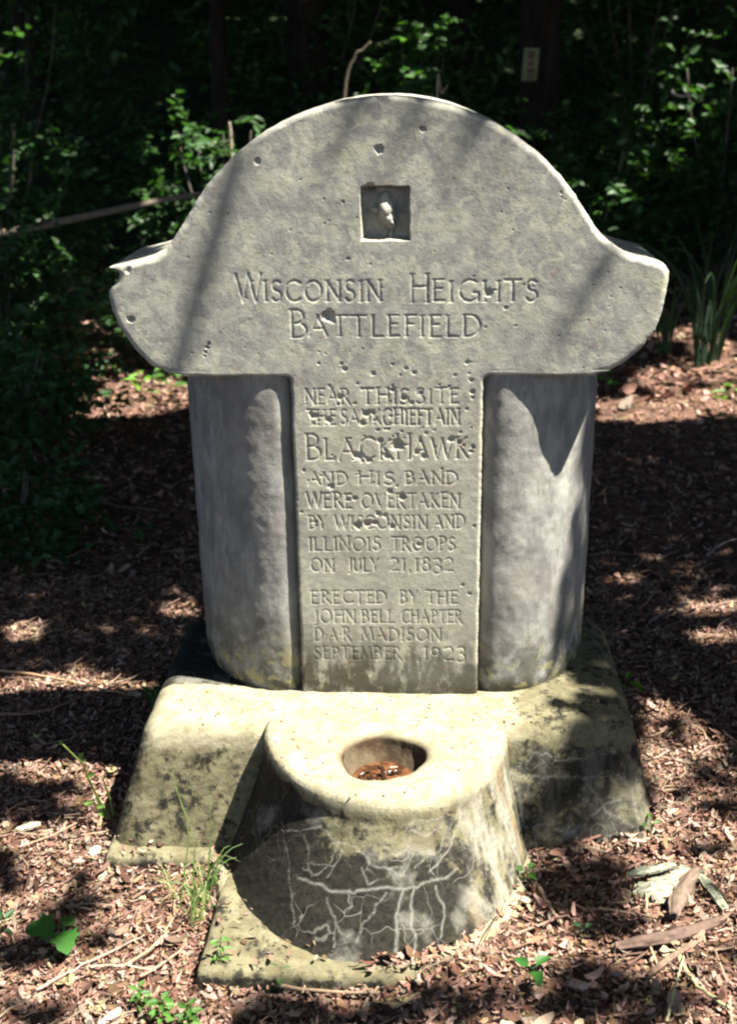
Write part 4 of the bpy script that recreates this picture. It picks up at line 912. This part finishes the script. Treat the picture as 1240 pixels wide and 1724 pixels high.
shrub('low leafy shrub reaching in at the left edge beside the shaft', -1.62, 2.1, .55, .42, 1, .055, 120)
shrub('low dark leafy plant hugging the ground at the left edge, nearest the camera', -1.30, 1.45, .30, .26, 23, .05, 90)
shrub('low dark shrub between the left edge and the shaded twigs', -1.62, 2.75, .45, .34, 24, .055, 110)
shrub('shrub with drooping leaves left of the lit ground patch', -1.95, 3.3, .95, .62, 2, .06, 260)
shrub('small bright shrub just left of and below the left shoulder', -1.42, 4.25, .62, .36, 3, .06, 90)
shrub('dense shrub behind the fallen branch at far left', -2.55, 5.0, 1.35, .9, 4, .065, 380)
shrub('leafy shrub with sunlit sprigs left of the arch', -1.25, 5.4, 1.25, .62, 5, .075, 200, cols=[(.05, .125, .04), (.04, .09, .03), (.03, .07, .02)])  # lighter leaf greens paint in the sun on the sprigs
shrub('dark shrub rising directly behind the arch', .1, 6.1, 1.35, .9, 6, .07, 320)
shrub('sunlit sapling shrub showing above the arch top', .12, 7.6, 1.85, .55, 7, .085, 260, cols=[(.065, .15, .045), (.045, .10, .03)])  # leaves coloured lighter to imitate sunlight on them
shrub('shrub below the small posted sign, right of the arch', 1.15, 5.8, 1.2, .6, 8, .065, 240)
shrub('shrub with lit leaf clusters at upper right', 2.15, 6.6, 1.6, .75, 9, .075, 330, cols=[(.055, .13, .04), (.04, .095, .03), (.03, .07, .02)])  # lit clusters partly painted by lighter greens
shrub('dark shrub behind the long grass at the right edge', 2.75, 5.4, 1.1, .7, 10, .065, 260)
shrub('shrub standing well left of the fallen branch', -4.1, 4.6, 1.3, .8, 21, .065, 220)
shrub('shrub standing well right of the long grass', 4.3, 4.8, 1.3, .8, 22, .065, 220)
shrub('tall shrub at the upper left picture corner', -3.2, 7.4, 2.1, 1.2, 12, .08, 420)
shrub('tall shrub filling the back between left trees', -1.0, 8.6, 2.2, 1.3, 13, .085, 420)
shrub('tall shrub filling the back right of the sign', 1.9, 9.0, 2.3, 1.4, 14, .085, 420)
shrub('tall shrub at the upper right picture corner', 4.1, 8.0, 2.2, 1.2, 15, .085, 380)
seedling('yellow-green leafy seedling on lit ground at right picture edge', (1232, 705), .16, [(u, a, .085, .035) for u, a in zip(np.linspace(.4, 1, 9), np.arange(9)*137)], 31, cols=[(.12, .22, .03)])
seedling('green seedling on the lit patch left of the shaft', (236, 676), .14, [(u, a, .075, .03) for u, a in zip(np.linspace(.4, 1, 8), np.arange(8)*137)], 32, cols=[(.12, .24, .03)])
seedling('dark seedling at the edge of the lit patch beside the left shaft', (286, 672), .2, [(u, a, .085, .04) for u, a in zip(np.linspace(.3, 1, 10), np.arange(10)*137)], 33, cols=[(.06, .14, .03)])
seedling('green leaves just right of the right shaft top', (1018, 668), .12, [(u, a, .06, .035) for u, a in zip(np.linspace(.5, 1, 5), np.arange(5)*137)], 34, cols=[(.06, .2, .03)])
b3 = [G(1190, 605), G(1205, 600), G(1180, 612)]
grass('long_grass', 'clump of long arching dark green grass at the right', b3, 26, .75, 7, [(.016, .042, .017), (.011, .03, .012), (.024, .055, .022)], .007, .55)
b4 = [G(1120, 590)]
grass('long_grass', 'thin grass clump between shoulder and the larger clump, right', b4, 12, .4, 8, [(.035, .09, .03)], .006, .6)
FL = [(325, 235, 5.2, .2), (325, 300, 5.2, .16), (430, 200, 5.4, .08), (655, 130, 7.4, .30), (655, 160, 7.3, .2), (990, 120, 6.3, .09), (1120, 130, 6.3, .14), (1115, 210, 6.3, .2), (1110, 235, 6.2, .08), (1230, 270, 5.2, .07), (940, 340, 5.4, .07),
      (1045, 315, 5.4, .05), (1050, 345, 5.4, .05), (890, 150, 5.6, .10), (205, 590, 4.1, .08), (215, 640, 4.1, .06), (75, 600, 3.3, .04), (20, 630, 3.2, .04), (80, 185, 6.5, .10), (20, 250, 5., .07), (110, 250, 4.9, .05), (25, 40, 7, .08), (165, 160, 6.8, .06),
      (640, 90, 7.4, .08), (480, 60, 8.2, .07), (1190, 520, 4.6, .05), (610, 85, 6., .05), (20, 390, 3.95, .04), (1240, 705, 3.2, .09), (1140, 158, 6., .05), (255, 375, 4.4, .06), (240, 545, 3.9, .05), (1200, 450, 4.4, .04)]
FLG = [(toG(ony(x, y, Y)), r) for x, y, Y, r in FL]
def cut_flecks(v, m=.06):
    q = v.reshape(-1, 6, 3); g2 = toG(q.mean(1)); k = np.ones(len(q), bool)
    for c, r_ in FLG: k &= np.hypot(g2[:, 0]-c[0], g2[:, 1]-c[1]) > r_+m
    return q[k].reshape(-1, 3), (np.arange(k.sum())[:, None, None]*6+np.array([[0, 3, 2, 1], [0, 5, 4, 3]])).reshape(-1, 4), int(k.sum())
# trunks beyond
def bgtree(label, px, Y, r, seed, lean=0., name='tree'):
    p = ony(px, 300, Y); x = p[0]; z0 = float(gh(x, Y)); E_ = empty(name, label, 'tree', (x, Y, z0), 'trees behind the monument')
    trunk(E_, [(x, Y, z0-.1), (x+lean*.3, Y, z0+1.5), (x+lean*.7, Y, z0+3.5), (x+lean, Y+.1, z0+6.5)], r, seed=seed)
    for k in range(3):
        a = seed*1.7+k*2.1; zz = z0+3.4+k*.8; trunk(E_, [(x+lean*.6, Y, zz), (x+lean*.6+math.cos(a)*.8, Y+math.sin(a)*.8, zz+.7), (x+lean*.6+math.cos(a)*1.7, Y+math.sin(a)*1.7, zz+1.1)], r*.35, 'limb', seed=seed+k)
    v, f, n = crown_leaves((x+lean, Y, z0+6.2), (2.2, 2.2, 1.7), 420, 9, .13, seed+70); v, f, n = cut_flecks(v); part('crown', v, f, M_oak, E_, attrs={'tint': tintof(n, 6, SH_COL, .2, seed)}); return E_
bgtree('dark trunk behind the arch, carrying the small sign', 893, 7.1, .17, 1, .1)
bgtree('dark thick trunk rising left of centre behind the monument', 540, 8.2, .21, 2, -.2)
bgtree('thin trunk behind the left slope of the arch', 372, 6.8, .07, 3, .1)
bgtree('trunk near the upper left corner', 90, 9.5, .18, 4, -.3)
bgtree('trunk near the upper right corner', 1150, 9.8, .2, 5, .3)
bgtree('slim trunk in the gap right of the arch', 770, 9.2, .12, 6, .1)
# small posted sign on the trunk
def sign():
    Y = 6.9; c = [ony(877, 136, Y), ony(903, 136, Y), ony(908, 80, Y), ony(882, 80, Y)]
    E_ = empty('posted_sign', 'small pale yellow sign with worn red print, nailed to a trunk', 'sign', tuple(np.mean(c, 0)))
    mp = plain('sign_board', (.21, .235, .135), .6, .3, 30, .15); mr = plain('red_print', (.15, .085, .05), .7, .2, 60, .4)
    def quad(cs, y, th): cs = np.array(cs)+[0, y, 0]; v = np.concatenate([cs, cs+[0, th, 0]]); return v, np.array([(0, 1, 2, 3), (7, 6, 5, 4), (0, 4, 5, 1), (1, 5, 6, 2), (2, 6, 7, 3), (3, 7, 4, 0)])
    v, f = quad(c, 0, .008); part('board', v, f, mp, E_, smooth=False)
    def at(u, w_): return (c[0]*(1-u)+c[1]*u)*(1-w_)+(c[3]*(1-u)+c[2]*u)*w_
    for (u0, u1, w0, w1) in ((.28, .74, .66, .90), (.32, .72, .46, .60), (.30, .76, .24, .40), (.36, .70, .12, .18)):
        v, f = quad([at(u0, w0), at(u1, w0), at(u1, w1), at(u0, w1)], -.003, .002); part('print', v, f, mr, E_, smooth=False)
sign()
def foot(px, Y):
    p = ony(px, 400, Y); p[2] = float(gh(p[0], Y))-.03; return p
# fallen branch at the left and a few dry snags
def snag(name, label, pts, r, col, seed, cat='branch'):
    E_ = empty(name, label, cat, tuple(pts[0])); v, f, tt = tube(smooth_path(pts, 20), np.linspace(r, r*.5, 20), 9, .06, seed); part('limb', v, f, M_wood, E_, tris=tt, attrs={'tint': tintof(len(v), 1, [col], .12, seed)}); return E_
snag('fallen_branch', 'long bare branch leaning across the dark shrubs at left', [ony(-40, 402, 3.9), ony(70, 380, 4.1), ony(200, 352, 4.4), ony(335, 326, 4.7), ony(430, 318, 4.9)], .024, (.20, .165, .13), 1)
snag('dry_snag', 'short pale broken stub sticking up above the arch', [foot(572, 6.0), ony(578, 180, 6.0), ony(597, 96, 6.0), ony(610, 84, 6.0), ony(624, 70, 6.0)], .013, (.13, .11, .08), 2)
snag('dry_snag', 'grey broken stem in front of the trunk left of the arch', [foot(392, 5.2), ony(389, 270, 5.2), ony(388, 230, 5.2), ony(386, 205, 5.2)], .016, (.28, .24, .17), 3)
snag('bare_twig', 'small bare twig sticking up behind the arch top', [foot(725, 3.2), ony(735, 170, 3.2), ony(742, 158, 3.2), ony(753, 143, 3.2)], .006, (.35, .3, .22), 4, 'twig')
snag('bent_twig', 'pale bent twig among lit leaves at the upper right', [ony(1130, 153, 6.0), ony(1142, 161, 6.0), ony(1165, 160, 6.0)], .010, (.55, .5, .42), 5, 'twig')

# far wood closing the view on the slope
def far_wood():
    g = np.random.default_rng(77); Ps = []
    for k in range(210):
        x = g.uniform(-14, 14); y = g.uniform(10.5, 22); z = float(gh(x, y)); h = g.uniform(1.5, 4.5)
        v, f, n = crown_leaves((x, y, z+h*.45), (1.1, 1.1, h*.55), 42, 7, .17, 500+k); Ps.append((v, f))
    V = []; F = []; o_ = 0
    for v, f in Ps: V.append(v); F.append(f+o_); o_ += len(v)
    V = np.concatenate(V); o = obj('far_wood', mesh('far_wood', V, np.concatenate(F), attrs={'tint': tintof(len(V)//6, 6, SH_COL, .2, 7)}), M_leaf); tag(o, 'dark mass of woodland on the slope behind everything', 'woodland', kind='stuff')
far_wood()

# ------------------------------------------------------------------ tree canopy overhead: its gaps let the sun through
def poly(pts, surf='g'):
    return np.array([toG(onz(x, y, 0.) if surf == 'g' else ony(x, y, 0.) if surf == 'f' else onz(x, y, .28)) for x, y in pts])
LIT = [
 poly([(-260, 1800), (-260, 1410), (60, 1388), (165, 1372), (250, 1400), (360, 1430), (700, 1450), (880, 1440), (900, 1430), (1060, 1420), (1055, 1190), (1110, 1200), (1160, 1260), (1240, 1320), (1500, 1370), (1500, 1850), (-260, 1850)]),
 poly([(-60, 1145), (120, 1128), (270, 1140), (280, 1200), (240, 1232), (100, 1240), (-60, 1265)]),
 poly([(178, 655), (240, 636), (318, 640), (322, 668), (250, 688), (175, 700)]),
 poly([(1003, 694), (1100, 680), (1200, 668), (1290, 660), (1290, 690), (1200, 706), (1100, 718), (1003, 716)]),
 poly([(1060, 655), (1130, 632), (1160, 640), (1110, 662)]), poly([(1160, 600), (1225, 612), (1245, 640), (1190, 650)]),
 poly([(268, 1010), (325, 1006), (335, 1032), (270, 1036)]), poly([(1075, 920), (1112, 930), (1105, 944), (1075, 938)]), poly([(1150, 1015), (1250, 1005), (1250, 1038), (1160, 1036)]),
 poly([(1150, 1072), (1240, 1066), (1235, 1100), (1150, 1102)]), poly([(0, 1050), (70, 1040), (80, 1075), (0, 1080)]), poly([(1090, 970), (1070, 985), (1010, 975), (1015, 960)]),
 poly([(20, 688), (45, 684), (40, 696)]), poly([(130, 690), (150, 684), (145, 698)]),
 # the stone itself
 np.array([toG((x, 0, z)) for x, z in ((-.56, .27), (.56, .27), (.60, 1.0), (.60, 1.52), (-.60, 1.52), (-.58, .9))]),
 np.array([toG((x, y, z)) for x, y, z in ((-.53, .0, .28), (-.62, -.25, 0), (-.40, -.55, 0), (.3, -.6, 0), (.34, -.3, .28), (.40, .05, .28), (.4, .1, .28))]),
 np.array([toG((x, 0.1, z)) for x, z in ((.1, .5), (.43, .4), (.43, .96), (.1, .96))]),
]
SHADE = [   # leaf-shadow spots inside the lit ground, photo pixels: centre, half sizes, density
 (-10, 1455, 55, 26, 1), (20, 1500, 30, 18, .8), (125, 1520, 45, 22, 1), (95, 1570, 70, 26, 1), (5, 1600, 60, 22, 1), (150, 1480, 20, 10, .8), (60, 1700, 75, 22, .9), (-10, 1650, 30, 14, .6),
 (960, 1520, 65, 50, 1), (930, 1450, 25, 14, .5), (1000, 1590, 60, 18, .7), (930, 1690, 95, 40, 1), (1060, 1720, 80, 30, .9), (1175, 1450, 50, 12, .5), (1130, 1360, 20, 16, .5), (1195, 1540, 30, 12, .5), (1110, 1255, 14, 26, 1),
 (560, 1700, 240, 26, .75), (760, 1690, 80, 30, .8), (300, 1680, 45, 12, .4), (1210, 1385, 60, 12, .7), (1190, 1640, 26, 10, .5), (850, 1600, 16, 12, .3), (240, 1545, 40, 8, .25), (1215, 1330, 70, 26, .8)]
SHG = []
for (x, y, a, b, dn) in SHADE:
    c = toG(onz(x, y)); e1 = toG(onz(x+a, y))-c; e2 = toG(onz(x, y-b))-c; SHG.append((c, np.linalg.inv(np.stack([e1, e2], 1)), dn))
for (x, y, a, b, dn) in ((1010, 520, 55, 75, .45), (960, 470, 30, 30, .3), (1075, 470, 30, 20, .35)):
    c = toG(ony(x, y)); e1 = toG(ony(x+a, y))-c; e2 = toG(ony(x, y-b))-c; SHG.append((c, np.linalg.inv(np.stack([e1, e2], 1)), dn))
for (x, y, a, b, dn) in ((930, 1260, 75, 30, .25), (950, 1340, 90, 35, .2), (980, 1190, 50, 16, .5)):
    c = toG(onz(x, y, .2)); e1 = toG(onz(x+a, y, .2))-c; e2 = toG(onz(x, y-b, .2))-c; SHG.append((c, np.linalg.inv(np.stack([e1, e2], 1)), dn))
# sun flecks on the undergrowth
def inpoly(p, x, y):
    r = np.zeros(len(x), bool); n = len(p)
    for i_ in range(n):
        x0, y0 = p[i_]; x1, y1 = p[(i_+1) % n]
        c = ((y0 > y) != (y1 > y)); xi = x0+(y-y0)/(y1-y0+1e-12)*(x1-x0); r ^= c & (x < xi)
    return r
def light_open(x, y, g):
    lit = np.zeros(len(x), bool)
    wx = x+.035*fbm(x, y, .12, 3, 90); wy = y+.035*fbm(x, y, .12, 3, 95)
    for p in LIT[:14]: lit |= inpoly(p, wx, wy)
    for c, Mi, dn in SHG[:25]:
        q = Mi@np.stack([wx-c[0], wy-c[1]]); lit &= ~(((q**2).sum(0) < 1) & (g.random(len(x)) < dn))
    for p in LIT[14:]: lit |= inpoly(p, x, y)
    for c, Mi, dn in SHG[25:]:
        q = Mi@np.stack([x-c[0], y-c[1]]); lit &= ~(((q**2).sum(0) < 1) & (g.random(len(x)) < dn*.09))
    for c, r in FLG: lit |= np.hypot(x-c[0], y-c[1]) < r
    return lit
def canopy():
    g = np.random.default_rng(123)
    X, Y, H, L = [], [], [], []
    for (xa, xb, ya, yb, n, l0, h0, h1) in ((-3.2, 3.2, -2.2, 3.2, 70000, .062, 2.9, 5.6), (-6, 6, 2.6, 9, 52000, .12, 4.2, 8), (-14, 14, -7, 26, 66000, .34, 7, 11)):
        x = g.uniform(xa, xb, n); y = g.uniform(ya, yb, n); k = ~light_open(x, y, g)
        if l0 > .1: 
            for dx_, dy_ in ((1, 0), (-1, 0), (0, 1), (0, -1), (.7, .7), (-.7, .7), (.7, -.7), (-.7, -.7)): k &= ~light_open(x+l0*.8*dx_, y+l0*.8*dy_, g); k &= ~light_open(x+l0*.4*dx_, y+l0*.4*dy_, g)
        # added far leaves hang behind the camera to cut sky fill; sky opens beyond
        k &= (y > -6.5) | (np.abs(x) > 20)
        x, y = x[k], y[k]; h = g.uniform(h0, h1, len(x)); X.append(x); Y.append(y); H.append(h); L.append(np.full(len(x), l0))
    X, Y, H, L = map(np.concatenate, (X, Y, H, L)); n = len(X)
    P = np.stack([X+SUN[0]/SUN[2]*H, Y+SUN[1]/SUN[2]*H, H], 1)
    a = g.uniform(0, 6.28, n); D = np.stack([np.cos(a), np.sin(a), .2*g.normal(size=n)], 1); N_ = np.array(SUN)+.35*g.normal(size=(n, 3)); LL = L*g.uniform(.8, 1.4, n)
    P = P-norm(D)*(LL*.5)[:, None]
    roots = [((3.7, 1.1), .16, 'oak whose trunk stands right of the view and whose crown shades the stone'), ((-3.3, .8), .18, 'oak left of the view with its crown over the left ground'),
             ((4.2, 4.6), .2, 'oak right of the view whose crown darkens the far right ground'), ((-4.8, 6.0), .2, 'oak left of the view whose crown darkens the far left ground')]
    near = np.argmin([np.hypot(P[:, 0]-r_[0][0], P[:, 1]-r_[0][1]) for r_ in roots], 0)
    tn = tintof(n, 1, SH_COL, .2, 9)
    for k, ((x, y), r, lab) in enumerate(roots):
        m = near == k; z0 = float(gh(x, y)); E_ = empty('canopy_tree', lab, 'tree', (x, y, z0)); c = P[m].mean(0)
        trunk(E_, [(x, y, z0-.1), (x+.1, y, z0+2), (x*.95+c[0]*.05, y*.95+c[1]*.05, 4.5), (x*.8+c[0]*.2, y*.8+c[1]*.2, 8.5)], r, seed=k)
        v, f = leaves(P[m], D[m], N_[m], LL[m], LL[m]*.7); part('crown', v, f, M_oak, E_, attrs={'tint': np.repeat(tn[m], 6, 0)})
        if k == 1:   # the limb whose soft shadow crosses the left of the head
            s = SUN/SUN[2]
            pts = [ony(430, 160)+s*2.9, ony(400, 260)+s*2.75, ony(365, 390)+s*2.7, ony(330, 500)+s*2.6, ony(296, 620)+s*2.55, ony(270, 720)+s*2.5]
            v, f, tt = tube(smooth_path([(-3.25, .75, 3.4), (-1.6, 1.0, 4.3), (-.1, .7, 4.1)]+pts, 30), np.concatenate([np.linspace(.05, .022, 8), np.linspace(.015, .010, 22)]), 8); part('limb', v, f, M_bark, E_, tris=tt)
canopy()
